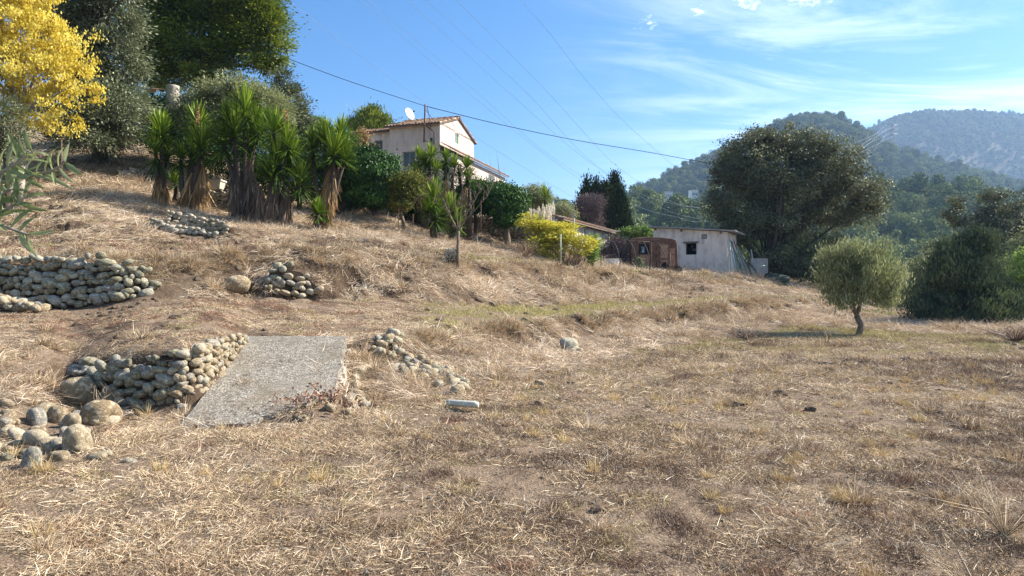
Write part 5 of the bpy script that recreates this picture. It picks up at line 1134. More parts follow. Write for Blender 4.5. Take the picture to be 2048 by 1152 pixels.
# ------------------------------------------------------------------ tiled outbuilding
E0 = px(1150, 447, 41); E1 = px(1219, 461, 47.5); dE = E1 - E0; al = Vector((dE.x, dE.y, 0)).normalized(); LE = Vector((dE.x, dE.y, 0)).length; inn = Vector((-al.y, al.x, 0)); inn = inn if inn.y > 0 or inn.x < 0 else -inn
if inn.dot(Vector((-1, 0, 0))) < 0: inn = -inn
ou = thing('outbuilding', (E0.x, E0.y, 3), 'old whitewashed outbuilding with sagging tiled roof behind the yellow shrub', 'building'); zt = E0.z; zb = 2.2
s0 = E0 - al * 3.0; s0.z = zb
hol = [(3.0 + a, 3.0 + a + .35, zt - zb - .75, zt - zb - .15) for a in (1.7, 3.6, 5.3)] + [(3 + 2.1, 3 + 2.9, .9, 1.5)]
wall(ou, 'wall', s0, al, LE + 3.0, zt - zb, .3, M['render_old'], holes=hol, inward=inn)
wall(ou, 'end_wall', s0 + al * (LE + 2.7) + inn * .302, inn, 2.6, zt - zb + .1, .298, M['render_old'], inward=al)
wall(ou, 'rear_wall', s0 + inn * 2.905 , al, LE + 3.0, zt - zb + .9, .3, M['render_old'], inward=inn)
MB().box(s0 + inn * 1.0 + UP * .1, al * (LE + 2.6), inn * .05, UP * (zt - zb - .3)).build('inner_wall', M['dark'], ou)
upo = (inn * 3 + UP * .72).normalized()
MB().prism([s0 + UP * (zt - zb + .01) - upo * .4, s0 + UP * (zt - zb + .09) - upo * .4, s0 + inn * 3.3 + UP * (zt - zb + .88), s0 + inn * 3.3 + UP * (zt - zb + .80)], al * (LE + 3.2)).build('roof_deck', M['wood'], ou)
tiles(ou, 'roof_tiles', s0 + UP * (zt - zb + .11) - upo * .42, al, LE + 3.2, upo, 3.8, .22, .42, seed=6)
for k in range(12): p = s0 + al * (.3 + k * .82) + UP * (zt - zb - .10) - inn * .35; MB().box(p, al * .08, inn * .345, UP * .10).build('rafter', M['wood'], ou)
mb = MB(); mb.tube([px(1196, 455, 42.2), px(1225, 463, 42.4), px(1241, 462, 42.5)], .03, 6); mb.build('gutter_pipe', M['cement_sheet'], ou)
# small floodlight box at its left end
fl = MB(); fl.box(px(1113, 437, 40.5), (.22, .05, -.12), (.04, .12, 0), (.08, 0, .16)); fo = fl.build('floodlight', M['white_paint'], None, px(1113, 437, 40.5)); tag(fo, 'small white lamp box on the left end of the outbuilding roof', 'lamp')
mb = MB(); mb.box(px(1143, 437, 40.7), (.13, 0, 0), (0, .13, 0), (0, 0, .35)); mb.box(px(1141.5, 430.5, 40.68), (.2, 0, 0), (0, .2, 0), (0, 0, .06)); mb.build('chimney', M['cement_sheet'], ou)

# ------------------------------------------------------------------ white shed
Cs = Vector((pxx(1454, 43), 43, 0)); fl_ = Vector((-.89, .456, 0)).normalized(); sr = Vector((.456, .89, 0)).normalized(); zsb = 1.9; zR = zz(463, 43); Lw = 4.55
sh_ = thing('shed', (Cs.x, Cs.y, 2.4), 'flat roofed shed of peeling whitish plaster standing in the shade of the oak', 'shed'); top = Cs + UP * zsb
zL = zz(455, 45.1)
def sp(u, Y): # distance along the front wall for a bearing
    k = (u - HX) / F; return (Cs.x - k * Cs.y) / (k * fl_.y - fl_.x)
x0, x1 = sp(1393, 43), sp(1371, 43); xa, xb = sp(1414, 43), sp(1403, 43)
Ya = 43 + fl_.y * x0; za, zb2 = zz(509, Ya), zz(486, Ya); zc, zd = zz(478, 43.8), zz(465, 43.8)
wall(sh_, 'front_wall', top, fl_, Lw, zR - zsb - .02, .25, M['render_white'], holes=[(x0, x1, za - zsb, zb2 - zsb), (xa, xb, zc - zsb, min(zd - zsb, zR - zsb - .12))], inward=sr)
MB().prism([Cs + UP * (zR - .02), Cs + fl_ * Lw + UP * (zR - .02), Cs + fl_ * Lw + UP * (zL - .02)], sr * .25).build('gable', M['render_white'], sh_)
wall(sh_, 'side_wall', top + sr * .252, sr, 2.7, zR - zsb - .03, .25, M['render_white'], inward=fl_)
wall(sh_, 'rear_wall', top + sr * 2.955, fl_, Lw, zR - zsb, .25, M['render_white'], inward=-sr * -1)
wall(sh_, 'side_wall', top + fl_ * (Lw - .25) + sr * .252, sr, 2.7, zR - zsb + .2, .248, M['render_white'], inward=fl_)
MB().prism([Cs - fl_ * .55 - sr * .28 + UP * (zR - .03), Cs + fl_ * (Lw + .3) - sr * .28 + UP * (zL + .02), Cs + fl_ * (Lw + .3) - sr * .28 + UP * (zL + .10), Cs - fl_ * .55 - sr * .28 + UP * (zR + .05)], sr * 3.5).build('roof', M['cement_sheet'], sh_)
frame(sh_, top, fl_, sr, xa, xb, zc - zsb, min(zd - zsb, zR - zsb - .12), M['wood'], bars=0, depth=.03, fw=.06)
mb = MB(); mb.box(top + fl_ * (x0 - .12) + UP * (zb2 - zsb + .005) - sr * .12, fl_ * (x1 - x0 + .24), sr * .115, UP * .09); mb.build('lintel', M['wood'], sh_)
mb = MB(); mb.box(top + fl_ * x0 + UP * (za - zsb) + sr * .12, fl_ * .05, sr * .05, UP * (zb2 - za)); mb.box(top + fl_ * (x1 - .05) + UP * (za - zsb) + sr * .12, fl_ * .05, sr * .05, UP * (zb2 - za)); wf = mb.build('window', M['wood'], sh_)
mb = MB(); mb.box(top + fl_ * (x0 + .1) + UP * (za - zsb + .25) + sr * .6, fl_ * .3, sr * .02, UP * .16); mb.box(top + fl_ * (x0 + .35) + UP * (za - zsb + .5) + sr * .7, fl_ * .16, sr * .02, UP * .12); mb.build('junk', M['wood'], sh_)
MB().box(top + fl_ * .4 + sr * 1.4 + UP * .1, fl_ * (Lw - .8), sr * .05, UP * (zR - zsb - .3)).build('inner_wall', M['dark'], sh_)
# protruding plinth
MB().box(top - sr * .05 + fl_ * -.03 + UP * 0, fl_ * (Lw + .05), sr * .048, UP * (zz(514, 43) - zsb)).build('plinth', M['render_white'], sh_)
for a in (.3, 2.7, 4.35): MB().box(top + fl_ * a + UP * (zR - zsb - .02 + (zL - zR) * a / Lw - .14) - sr * .2, fl_ * .09, sr * .198, UP * .12).build('rafter_end', M['wood'], sh_)
# low block wall and dark mesh roll right of the shed
mb = MB()
bw = thing('block_wall', px(1520, 545, 45), 'grey concrete sheet standing in the shade beneath the oak', 'concrete sheet')
MB().box(px(1502, 556, 45), (1.15, .2, 0), (-.02, .12, 0), (0, 0, 1.25)).build('sheet', M['cement_sheet'], bw)
rl = MB().tube([px(1532, 556, 42.5), px(1545, 558, 42.2), px(1578, 563, 41.8)], [.30, .36, .33], 14).build('mesh_roll', M['green_roll'], None, (0, 0, 0)); tag(rl, 'big dark green roll of netting lying at the edge of the oak shade', 'roll')

# leaning steel tubes, each one a thing of its own
g = random.Random(12)
pl_ = [(1459, 476, 1462, 540), (1461, 480, 1472, 545), (1463, 482, 1482, 548), (1464, 484, 1488, 549), (1465, 490, 1478, 547), (1467, 482, 1496, 551), (1470, 488, 1492, 550), (1466, 478, 1500, 552), (1474, 492, 1498, 551), (1476, 498, 1504, 553), (1480, 504, 1508, 554), (1484, 512, 1512, 556), (1488, 508, 1524, 560), (1494, 516, 1520, 558), (1500, 526, 1530, 561), (1506, 532, 1527, 559)]
top_side = ['against the shed corner', 'spread to the right of the shed']
for i, (u0, v0, u1, v1) in enumerate(pl_):
    Yt = 43.0 + .3 * (i % 3) * .3; Yb = 42.2 - .1 * (i % 4); a = px(u1, v1, Yb); a.z = Hs(a.x, a.y) - .02; b = px(u0, v0, Yt)
    bl_ = i < 10 or i in (13,)
    t_ = MB().tube([a, b], g.choice((.022, .028, .034)), 7).build('steel_tube', M['tube_blue'] if bl_ and i % 4 != 3 else M['tube_rust'], None, a); t_.location = a
    names_ = ['first', 'second', 'third', 'fourth', 'fifth', 'sixth', 'seventh', 'eighth', 'ninth', 'tenth', 'eleventh', 'twelfth', 'thirteenth', 'fourteenth', 'fifteenth', 'sixteenth']
    tag(t_, 'long thin %s steel tube leaning on the shed, %s from the left' % ('pale blue' if bl_ and i % 4 != 3 else 'brown', names_[i]), 'steel tube', 'steel tubes leaning against the shed')
t_ = MB().tube([px(1509, 545, 42.6), px(1502, 499, 42.6)], .03, 7).build('metal_post', M['tube_blue'], None, px(1509, 545, 42.6)); t_.location = px(1509, 545, 42.6); tag(t_, 'single pale post standing nearly upright right of the leaning tubes', 'post')
t_ = MB().tube([px(1512, 530, 42.4), px(1520, 533, 42.4), px(1532, 531, 42.4)], .02, 6).build('bent_tube', M['tube_blue'], None, px(1512, 530, 42.4)); tag(t_, 'pale bent tube lying across the top of the brown tubes', 'steel tube')
for nm in range(3):
    pass

# ------------------------------------------------------------------ rusty van body
vn_ = thing('rusty_van', gp(1305, 39.6), 'derelict rust brown van body with rounded roof parked left of the shed', 'van'); Yv = 39.8
fx = Vector((1, -.10, 0)).normalized(); fy = Vector((.10, 1, 0)).normalized(); Ov = px(1262, 543, Yv); kx = Yv / F
prof = [(0, 0), (0, 1.0), (.01, 1.80), (.05, 1.88), (.35, 1.97), (.95, 2.0), (1.6, 1.97), (2.3, 1.88), (2.48, 1.80), (2.54, 1.6), (2.58, .95), (2.6, .35), (2.58, 0.02)]
prof = [(a, b * .97) for a, b in prof]
def vp(a, b, c=0.0): return Ov + fx * a + fy * c + UP * b
n = len(prof); V = []; Fq = []
secs = [(0, 1.0, 0), (.06, 1.0, .05), (1.55, 1.0, .05), (1.61, 1.0, 0)]
cen = (1.3, .9)
for (c, s_, e) in secs:
    for (a, b) in prof:
        ii = 1 if e else .985; V.append(vp(cen[0] + (a - cen[0]) * ii, cen[1] + (b - cen[1]) * ii if b > .3 else b, c) - vn_.location)
for r_ in range(3):
    for k in range(n): Fq.append((r_ * n + k, r_ * n + (k + 1) % n, (r_ + 1) * n + (k + 1) % n, (r_ + 1) * n + k))
Fq.append(tuple(range(n - 1, -1, -1))); Fq.append(tuple(3 * n + k for k in range(n)))
ob('body', mk_mesh('body', V, Fq, M['rust'], False), vn_)
def vpanel(nm, a0, a1, b0, b1, mat, pr=.02, th=.016): return MB().box(vp(a0, b0, -pr), fx * (a1 - a0), fy * th, UP * (b1 - b0)).build(nm, mat, vn_)
vpanel('side_window', .42, 1.02, .98, 1.55, M['rust_dk'] if 'rust_dk' in M else M['dark'], .012, .010)
vpanel('side_panel', .42, 1.06, .12, .92, M['rust_light'], .022); vpanel('side_panel', .06, .36, .98, 1.6, M['rust'], .022); vpanel('side_panel', .06, .36, .1, .92, M['rust'], .024)
vpanel('door', 1.62, 2.06, .75, 1.5, M['rust_light'], .03); vpanel('door_trim', 1.62, 2.06, .66, .72, M['rust'], .035); vpanel('side_panel', 1.60, 2.06, .56, .64, M['rust_light'], .03); vpanel('side_panel', 2.12, 2.42, .3, 1.3, M['rust_light'], .022)
vpanel('pillar', 1.10, 1.17, .1, 1.7, M['rust_light'], .045, .04); vpanel('pillar', 1.42, 1.48, .1, 1.72, M['rust'], .05, .045); vpanel('pillar', 2.07, 2.11, .1, 1.7, M['steel_rust'], .045, .04); vpanel('gutter', .1, 2.2, 1.70, 1.735, M['steel_rust'], .03, .03); vpanel('belt_line', 0, 2.56, .93, .96, M['steel_rust'], .028, .026)
MB().box(vp(.58, 1.05, -.022), fx * .16, fy * .009, UP * .34).build('pane', M['frame_blue'], vn_)
for a in (1.86,):
    mb = MB(); P_ = [vp(a + .28 * math.cos(w), .10 + .46 * math.sin(w), -.04) for w in np.linspace(0, math.pi, 11)]; mb.tube(P_, .03, 6); mb.build('wheel_arch', M['rust_light'], vn_)
    MB().prism([vp(a + .26 * math.cos(w), .06 + .44 * math.sin(w), -.012) for w in np.linspace(0, math.pi, 11)], fy * .011).build('wheel_well', M['dark'], vn_)
for a in (1.86, 2.58):
    wz = Ov + fx * a + UP * .02; MB().tube([wz - fy * .02 + UP * .06, wz + fy * .16 + UP * .06], .24, 16).build('wheel', M['black'], vn_)
MB().prism([vp(2.585, 1.0, .2), vp(2.585, 1.0, 1.2), vp(2.53, 1.42, 1.15), vp(2.53, 1.42, .25)], fx * .02).build('end_window', M['frame_white'], vn_)

# ------------------------------------------------------------------ tunnel hoops and other things by the van
hp = thing('tunnel_frame', gp(1240, 36.5), 'rusty hoop frame of an old plastic tunnel in front of the van', 'frame')
for i, (uf, vf, ut, vt_) in enumerate(((1202, 546, 1173, 470), (1240, 546, 1210, 476), (1273, 548, 1246, 477), (1300, 547, 1276, 480), (1334, 542, 1302, 483))):
    Yh = 36.6; f0 = px(uf, vf, Yh); f0.z = Hs(f0.x, f0.y) - .05; t0 = px(ut, vt_, Yh + 1.1); P_ = []
    hh = t0.z - f0.z
    for k in range(13):
        w = math.pi / 2 * k / 12; q_ = f0.lerp(t0, 1 - math.cos(w)); q_.z = f0.z + hh * math.sin(w) ** .8; P_.append(q_)
    far_ = t0 + (t0 - f0) * .9; far_.z = f0.z
    for k in range(1, 13):
        w = math.pi / 2 * (1 - k / 12); q_ = t0.lerp(Vector((far_.x, far_.y, 0)), 1 - math.sin(w) ** 1 if False else math.cos(w)); q_.z = f0.z + hh * max(0, math.sin(w)) ** .8; P_.append(q_)
    MB().tube(P_, .022, 6).build('hoop', M['black'], hp)
a = px(1208, 478, 37.7); b = px(1304, 484, 37.7); MB().tube([a, b], .016, 6).build('ridge_bar', M['steel_rust'], hp)
# white tub and planks
tb = thing('white_tub', gp(1224, 38), 'old white tub standing in the grass behind the second hoop', 'tub'); c = Vector(tb.location); V = []; Fq = []
for (z, s_) in ((.02, .75), (.1, .85), (.36, .98), (.44, 1.06), (.44, .92), (.15, .8)):
    for k in range(18): w = 2 * math.pi * k / 18; V.append(Vector((math.copysign(abs(math.cos(w)) ** .7, math.cos(w)) * .42 * s_, math.copysign(abs(math.sin(w)) ** .7, math.sin(w)) * .3 * s_, z + .05)))
for r_ in range(5):
    for k in range(18): Fq.append((r_ * 18 + k, r_ * 18 + (k + 1) % 18, (r_ + 1) * 18 + (k + 1) % 18, (r_ + 1) * 18 + k))
Fq.append(tuple(range(17, -1, -1))); Fq.append(tuple(90 + k for k in range(18))); ob('basin', mk_mesh('basin', V, Fq, M['white_paint'], False), tb)
# heap of scrap and brambles between outbuilding and van
tree('bramble', 'dark bramble thicket between the outbuilding and the rusty van', 'bush', gp(1235, 41), px(1235, 530, 41), .04, [Bl(1232, 500, 26, 26, 41), Bl(1250, 520, 16, 18, 40.5), Bl(1205, 505, 14, 20, 41), Bl(1218, 525, 20, 10, 40)], 8000, 120, .2, .12, .06, M['bush_twig'], M['bark_dark'], 160, axis='out')
tree('dark_bush', 'small dark weed clump growing against the side of the van', 'bush', gp(1281, 38.6), px(1281, 538, 38.6), .02, [Bl(1279, 528, 9, 11, 38.6), Bl(1288, 536, 8, 6, 38.6)], 1500, 40, .09, .09, .05, M['olive_leaf'], M['bark_dark'], 161)
# posts
for (u, v0, v1, Yp, mt, lab, r_) in ((1121, 468, 531, 30.5, 'post_green', 'grey green metal post rising through the yellow shrub', .035), (1148, 436, 494, 34, 'post_green', 'taller thin grey post at the corner of the outbuilding', .035), (797, 418, 470, 29, 'steel_rust', 'thin rusty stake left of the thin leaning tree', .016), (826, 428, 474, 29, 'steel_rust', 'thin dark stake right of the thin leaning tree', .014),
                                 (962, 400, 480, 30, 'steel_rust', 'slim rusty stake against the long cobble wall', .012), (2018, 683, 702, 20, 'wood', 'short dark wooden stump post at the right edge of the field', .06), (187, 293, 314, 31, 'wood', 'dark short post on the slope under the big olive', .09), (123, 280, 300, 26, 'wood', 'thin dark stake below the yellow tree', .03), (1340, 507, 545, 36.4, 'steel_rust', 'rusty upright bar in front of the van wheel', .018)):
    b = gp(u, Yp); t = px(u, v0, Yp); o = MB().tube([b - UP * .1, t], r_, 8).build('post', M[mt], None, b); o.location = b; tag(o, lab, 'post')
# white planter between yuccas
pw = thing('planter', px(433, 378, 26.6), 'square white planter on top of the small cobble wall behind the yuccas', 'planter'); c = px(433, 378, 26.6); V = []
for (z, s_) in ((0, .19), (.27, .25), (.27, .28), (.33, .28), (.33, .23), (.2, .21)):
    for (a, b) in ((-1, -1), (1, -1), (1, 1), (-1, 1)): V.append((a * s_, b * s_, z))
Fq = [(r_ * 4 + k, r_ * 4 + (k + 1) % 4, r_ * 4 + 4 + (k + 1) % 4, r_ * 4 + 4 + k) for r_ in range(5) for k in range(4)] + [(3, 2, 1, 0), (20, 21, 22, 23)]
ob('pot', mk_mesh('pot', V, Fq, M['white_plastic']), pw)
# concrete tank and orange roof scrap in the trees
tk = thing('concrete_tank', px(345, 196, 31.5), 'grey concrete cylinder standing half hidden under the big pine', 'tank'); c = px(345, 200, 31.5); mb = MB(); mb.tube([c - UP * .6, c, c + UP * .55, c + UP * .62], [.30, .29, .27, .29], 18); mb.build('cylinder', M['concrete'], tk)
rfp = MB(); rfp.box(px(280, 176, 31), (.75, .3, .0), (.1, .5, .12), (0, 0, .04)); rfp.box(px(288, 183, 30.9), (.5, .1, 0), (0, .05, 0), (0, 0, .12)); o = rfp.build('roof_scrap', M['rust_light'], None, px(280, 176, 31)); tag(o, 'orange brown scrap of roof sheet showing between the olive and the pine', 'roof sheet')
# hand cart with tyre under the ivy
hc = thing('hand_cart', gp(932, 33), 'small turquoise cart with a black tyre in front of the cobble wall', 'cart'); c = px(930, 467, 33)
MB().box(c + Vector((-.3, 0, -.05)), (.55, 0, 0), (0, .3, 0), (0, 0, .09)).build('tray', M['turq'], hc)
P_ = [px(939, 465, 32.9) + Vector((.10 * math.cos(w), 0, .15 * math.sin(w))) for w in np.linspace(0, 2 * math.pi, 17)]; MB().tube(P_, .035, 7, cap=False).build('wheel', M['black'], hc)
MB().tube([c + Vector((-.3, 0, 0)), c + Vector((-.62, 0, .22))], .015, 6).build('handle', M['steel_rust'], hc)

# ------------------------------------------------------------------ houses on the far hill
for (u, v, w, lab) in ((1338, 393.5, 17, 'small white flat roofed house on the wooded hill, left of the pair'), (1390, 390, 16, 'small white flat roofed house on the wooded hill, right of the pair')):
    Yq = 332; k = Yq / F; o = px(u, v + 12, Yq); r_ = thing('villa', o, lab, 'house', 'white houses on the far hill'); W_ = w * k * .86; a = Vector((1, .15, 0)).normalized() * W_; b = Vector((-.15, 1, 0)).normalized() * 4; c = o - a / 2 - UP * 1.6; Hh = 23 * k + 1.2
    MB().box(c, a, b, UP * Hh).build('wall', M['white_paint'], r_)
    MB().box(c - a * .04 - b * .08 + UP * (Hh + .003), a * 1.08, b * 1.16, UP * .28).build('roof', M['render_white'], r_)
    for q_ in (.12, .40, .68):
        f = MB().box(c + a * q_ + UP * (Hh * .66) - b * .012, a * .17, b * .01, UP * (Hh * .18)).build('window', M['glass'], r_)
    MB().box(c + a * 1.002 + UP * 0, Vector((.6 * W_ * .4, .2, 0)), b, UP * (Hh * .45)).build('annex', M['white_paint'], r_)

# pylon
Yp = 800; py = thing('pylon', px(1785, 290, Yp), 'lattice electricity pylon on the mountain slope', 'pylon'); c = px(1785, 296, Yp); c.z = float(hill_h(np.array([c.x]), np.array([c.y]))[0]) - .5; hp_ = px(1785, 247, Yp).z - c.z; mb = MB()
def leg(sx_, sy_, t): w = 3.4 * (1 - t) ** 1.2 + .55; return c + Vector((sx_ * w, sy_ * w, hp_ * t))
T_ = [0, .14, .28, .42, .56, .7, .85, 1]
for a, b in ((1, 1), (1, -1), (-1, 1), (-1, -1)): mb.tube([leg(a, b, t) for t in T_], .22, 4)
for i in range(len(T_) - 1):
    for (a, b), (a2, b2) in (((-1, -1), (1, -1)), ((1, -1), (1, 1)), ((1, 1), (-1, 1)), ((-1, 1), (-1, -1))):
        mb.tube([leg(a, b, T_[i]), leg(a2, b2, T_[i + 1])], .13, 4); mb.tube([leg(a2, b2, T_[i]), leg(a, b, T_[i + 1])], .13, 4)
mb.build('mast', M['wire_al'], py)
ARM = []
for t in (.66, .82, .97):
    pc = c + UP * hp_ * t; w = 6.5; MB().tube([pc - Vector((w, 0, 0)), pc, pc + Vector((w, 0, 0))], [.12, .3, .12], 4).build('crossarm', M['wire_al'], py); ARM += [pc - Vector((w, 0, 0)), pc + Vector((w, 0, 0))]

# wires
def cable(pts, r_, mat, lab, n=60):
    P_ = [Vector(p) for p in pts]; d = [0]
    for a, b in zip(P_, P_[1:]): d.append(d[-1] + (b - a).length ** .5)
    out = []
    def cr(p0, p1, p2, p3, t): return .5 * ((2 * p1) + (-p0 + p2) * t + (2 * p0 - 5 * p1 + 4 * p2 - p3) * t * t + (-p0 + 3 * p1 - 3 * p2 + p3) * t ** 3)
    for i in range(len(P_) - 1):
        p0 = P_[i - 1] if i else P_[0] * 2 - P_[1]; p3 = P_[i + 2] if i + 2 < len(P_) else P_[-1] * 2 - P_[-2]
        for k in range(12): out.append(cr(p0, P_[i], P_[i + 1], p3, k / 12))
    out.append(P_[-1]); rr = r_ if not callable(r_) else [r_(p.y) for p in out]
    o = MB().tube(out, rr, 5, cap=False).build('cable', mat, None, P_[0]); o.location = P_[0]; tag(o, lab, 'cable'); return o
cable([px(300, -30, 38), px(430, 62, 38), px(570, 115, 37.5), px(700, 163, 40), px(850, 212, 44.6)], .017, M['wire'], 'black cable running from the big pine down to the house corner pole')
cable([px(850, 212, 44.6), px(1000, 249, 50), px(1150, 280, 56), px(1300, 305, 63), px(1410, 325, 69), px(1560, 350, 76), px(1750, 375, 84), px(1930, 388, 93), px(2100, 396, 100)], lambda y: .017 + .00012 * y, M['wire'], 'long black cable sagging from the house corner across the sky to the right')
def hv(ctrl, lab, end):
    P_ = []; X0, Y0 = pxx(ctrl[0][0], 80), 80.0; X1, Y1 = end.x, end.y
    for (u, v) in ctrl:
        k = (u - HX) / F; t = (k * Y0 - X0) / ((X1 - X0) - k * (Y1 - Y0)); y = Y0 + t * (Y1 - Y0); P_.append(Vector((k * y, y, zz(v, y))))
    P_.append(end); cable(P_, lambda y: .0045 + .00012 * y, M['wire_al'], lab)
hv([(565, -8), (700, 97), (850, 205), (1000, 305), (1150, 396), (1250, 442), (1380, 478), (1500, 470), (1640, 400), (1720, 335)], 'lowest and leftmost thin power line crossing the sky', ARM[0])
hv([(705, -15), (830, 95), (960, 205), (1083, 304), (1178, 371), (1258, 424), (1335, 462), (1450, 462), (1600, 380), (1715, 305)], 'second thin power line from the left in the sky', ARM[2])
hv([(720, -15), (845, 92), (975, 203), (1085, 300), (1180, 362), (1258, 406), (1345, 432), (1440, 436), (1600, 370), (1715, 298)], 'third thin power line from the left in the sky', ARM[4])
hv([(795, -15), (900, 78), (1040, 205), (1148, 300), (1228, 358), (1290, 398), (1370, 432), (1440, 425), (1600, 365), (1715, 308)], 'fourth thin power line from the left in the sky', ARM[1])
hv([(835, -15), (930, 72), (1060, 192), (1158, 300), (1235, 362), (1295, 393), (1385, 414), (1450, 412), (1600, 356), (1720, 296)], 'fifth thin power line from the left in the sky', ARM[3])
hv([(895, -15), (985, 72), (1110, 200), (1200, 300), (1250, 345), (1330, 396), (1385, 414), (1440, 402), (1600, 346), (1720, 290)], 'sixth thin power line, the rightmost strong one in the sky', ARM[5])
hv([(1025, -15), (1090, 55), (1160, 145), (1230, 225), (1300, 290), (1370, 345), (1440, 362), (1600, 330), (1720, 282)], 'faintest thin power line, uppermost at the right', ARM[5])

# ------------------------------------------------------------------ olive branch reaching into the view from a tree at the left
tb_ = Vector((-2.15, 1.9, 0)); root = thing('olive_tree', tb_, 'close olive branch with long pale leaves reaching in at the left edge', 'tree')
MB().tube([tb_ - UP * .1, tb_ + Vector((.02, 0, .9)), tb_ + Vector((.1, -.05, 1.5)), tb_ + Vector((.2, 0, 1.9))], [.13, .10, .08, .06], 10).build('trunk', M['bark'], root)
def twig(pts, seed, nl, Ll=.054):
    g = np.random.default_rng(seed); P_ = [Vector(p) for p in pts]; mb = MB(); mb.tube(P_, [.006 - .0045 * i / (len(P_) - 1) for i in range(len(P_))], 6, cap=False); mb.build('twig', M['bark_pale'], root)
    for i in range(nl):
        t = (i // 2 + .5) / (nl / 2) ; s_ = t * (len(P_) - 1.001); a, b = P_[int(s_)], P_[int(s_) + 1]; p = a.lerp(b, s_ - int(s_)); d = (b - a).normalized(); sd = Vector(g.normal(0, 1, 3)); side = d.cross(Vector((0, 1, 0))).normalized() * (1 if i % 2 else -1)
        ld = (d * .75 + side * .75 + sd * .22 + UP * .1).normalized(); wv = ld.cross(Vector((0, -1, .3)) + Vector(g.normal(0, .45, 3))).normalized(); L = Ll * (.75 + .5 * g.random()); W_ = .0105 * (.8 + .4 * g.random()); nv = wv.cross(ld)
        V = []; Fq = []; tn = []; b0 = 0; prf = [(0, .08), (.2, .7), (.5, 1), (.8, .65), (1, .04)]
        for (q_, w) in prf:
            cc_ = p + ld * (L * q_) + nv * (.006 * math.sin(q_ * 3)) ; V += [cc_ - wv * W_ * w / 2 - root.location + nv * .001, cc_ - root.location - nv * .0012, cc_ + wv * W_ * w / 2 - root.location + nv * .001]
        for k in range(4):
            for h in range(2): Fq.append((b0 + 3 * k + h, b0 + 3 * k + h + 1, b0 + 3 * k + h + 4, b0 + 3 * k + h + 3)); tn.append(.35 + .6 * g.random())
        ob('leaf', mk_mesh('leaf', V, Fq, M['olive_near'], True, tint=[tn[0]] * len(tn)), root)
M['olive_near'] = leafmat('near_olive_leaf', (0.13, 0.17, 0.06), (0.22, 0.27, 0.11), (0.42, 0.46, 0.27), 0.35, 0.10, 0.4)
hub = tb_ + Vector((.18, 0, 1.75))
Yt = 1.55
twig([hub, px(-90, 400, 1.7), px(-20, 370, Yt), px(60, 352, Yt), px(105, 342, Yt), px(135, 322, 1.5)], 1, 26)
twig([px(-60, 385, Yt), px(-5, 350, 1.5), px(35, 325, 1.5), px(70, 300, 1.5)], 2, 18)
twig([px(-80, 470, 1.6), px(-20, 440, 1.5), px(20, 415, 1.5), px(55, 392, 1.5)], 3, 16)
twig([hub, px(-60, 470, 1.6), px(0, 450, 1.5), px(35, 462, 1.5), px(60, 470, 1.5)], 4, 14)
twig([px(-70, 395, Yt), px(-20, 400, 1.5), px(20, 380, 1.5), px(50, 350, 1.55)], 5, 14)
for k in range(7):
    a = hub + Vector((-.1 - .2 * random.random(), random.uniform(-.3, .3), random.uniform(.1, .5))); twig([hub, hub.lerp(a, .6), a, a + Vector((random.uniform(-.5, -.1), random.uniform(-.3, .3), random.uniform(-.1, .4)))], 20 + k, 24)
# russet weeds at the broken corner of the ramp
g = random.Random(8)
rwd = thing('russet_weed_clump', (-2.5, 8.85, .1), 'clump of rust red dried leaves over the lower corner of the ramp', 'weeds'); n = 230; gg = np.random.default_rng(3)
C = np.stack([gg.normal(0.1, .3, n), gg.normal(-.05, .16, n), np.abs(gg.normal(0, .08, n)) + .02], 1); C[:, 2] += .10 * np.exp(-((C[:, 0] - .1) / .35) ** 2)
V, Fq = leafquads(C, unit(n, gg), unit(n, gg) + np.array([0, 0, 1.]), .06, .032); ob('leaves', mk_mesh('leaves', V, Fq, M['redweed'], tint=gg.random(n)), rwd)
mb = MB()
for k in range(40): a = Vector(rwd.location) + Vector((g.uniform(-.7, .6), g.uniform(-.3, .3), -.05)); mb.tube([a, a + Vector((g.uniform(-.15, .15), g.uniform(-.1, .1), g.uniform(.1, .26)))], [.003, .0015], 3, cap=False, tint=g.random())
mb.build('stems', M['redweed'], rwd)
# ------------------------------------------------------------------ ground cover
PRO = []
for k in range(5): PRO.append(blades(190, 0.20, (0.02, 0.13), 0.0042, (0, 35), M['straw'], 'straw_mat', 0.2, None, seed=10 + k, lift=0.02))      # 0-4
for k in range(3): PRO.append(blades(80, 0.20, (0.10, 0.32), 0.0042, (0, 22), M['straw'], 'long_straw', 0.2, 0.0, 0.8, seed=30 + k, lift=0.03))       # 5-7
for k in range(2): PRO.append(blades(90, 0.05, (0.05, 0.15), 0.0033, (42, 88), M['gold'], 'gold_tuft', 0.25, seed=40 + k, radial=True))              # 8-9
for k in range(2): PRO.append(blades(70, 0.12, (0.03, 0.11), 0.0038, (25, 88), M['greengrass'], 'green_tuft', 0.3, seed=50 + k, radial=True))        # 10-11
for k in range(3): PRO.append(blades(150, 0.17, (0.02, 0.12), 0.0038, (8, 80), M['weed'], 'brown_weed', 0.0, seed=60 + k))                            # 12-14
for k in range(2): PRO.append(blades(90, 0.16, (0.03, 0.13), 0.0038, (20, 80), M['straw'], 'upright_straw', 0.3, seed=70 + k))                       # 15-16
PRO.append(blades(110, 0.15, (0.03, 0.12), 0.005, (5, 70), M['redweed'], 'russet_weed', 0.1, seed=80))                                                # 17
for k in range(3): PRO.append(blades(130, 0.24, (0.10, 0.36), 0.005, (0, 26), M['hay'], 'hay_sweep', 0.25, 0.0, 0.55, seed=90 + k, lift=0.06))      # 18-20
for k in range(2): PRO.append(blades(150, 0.20, (0.02, 0.08), 0.0042, (20, 85), M['greengrass'], 'short_green', 0.3, seed=95 + k))      # 21-22

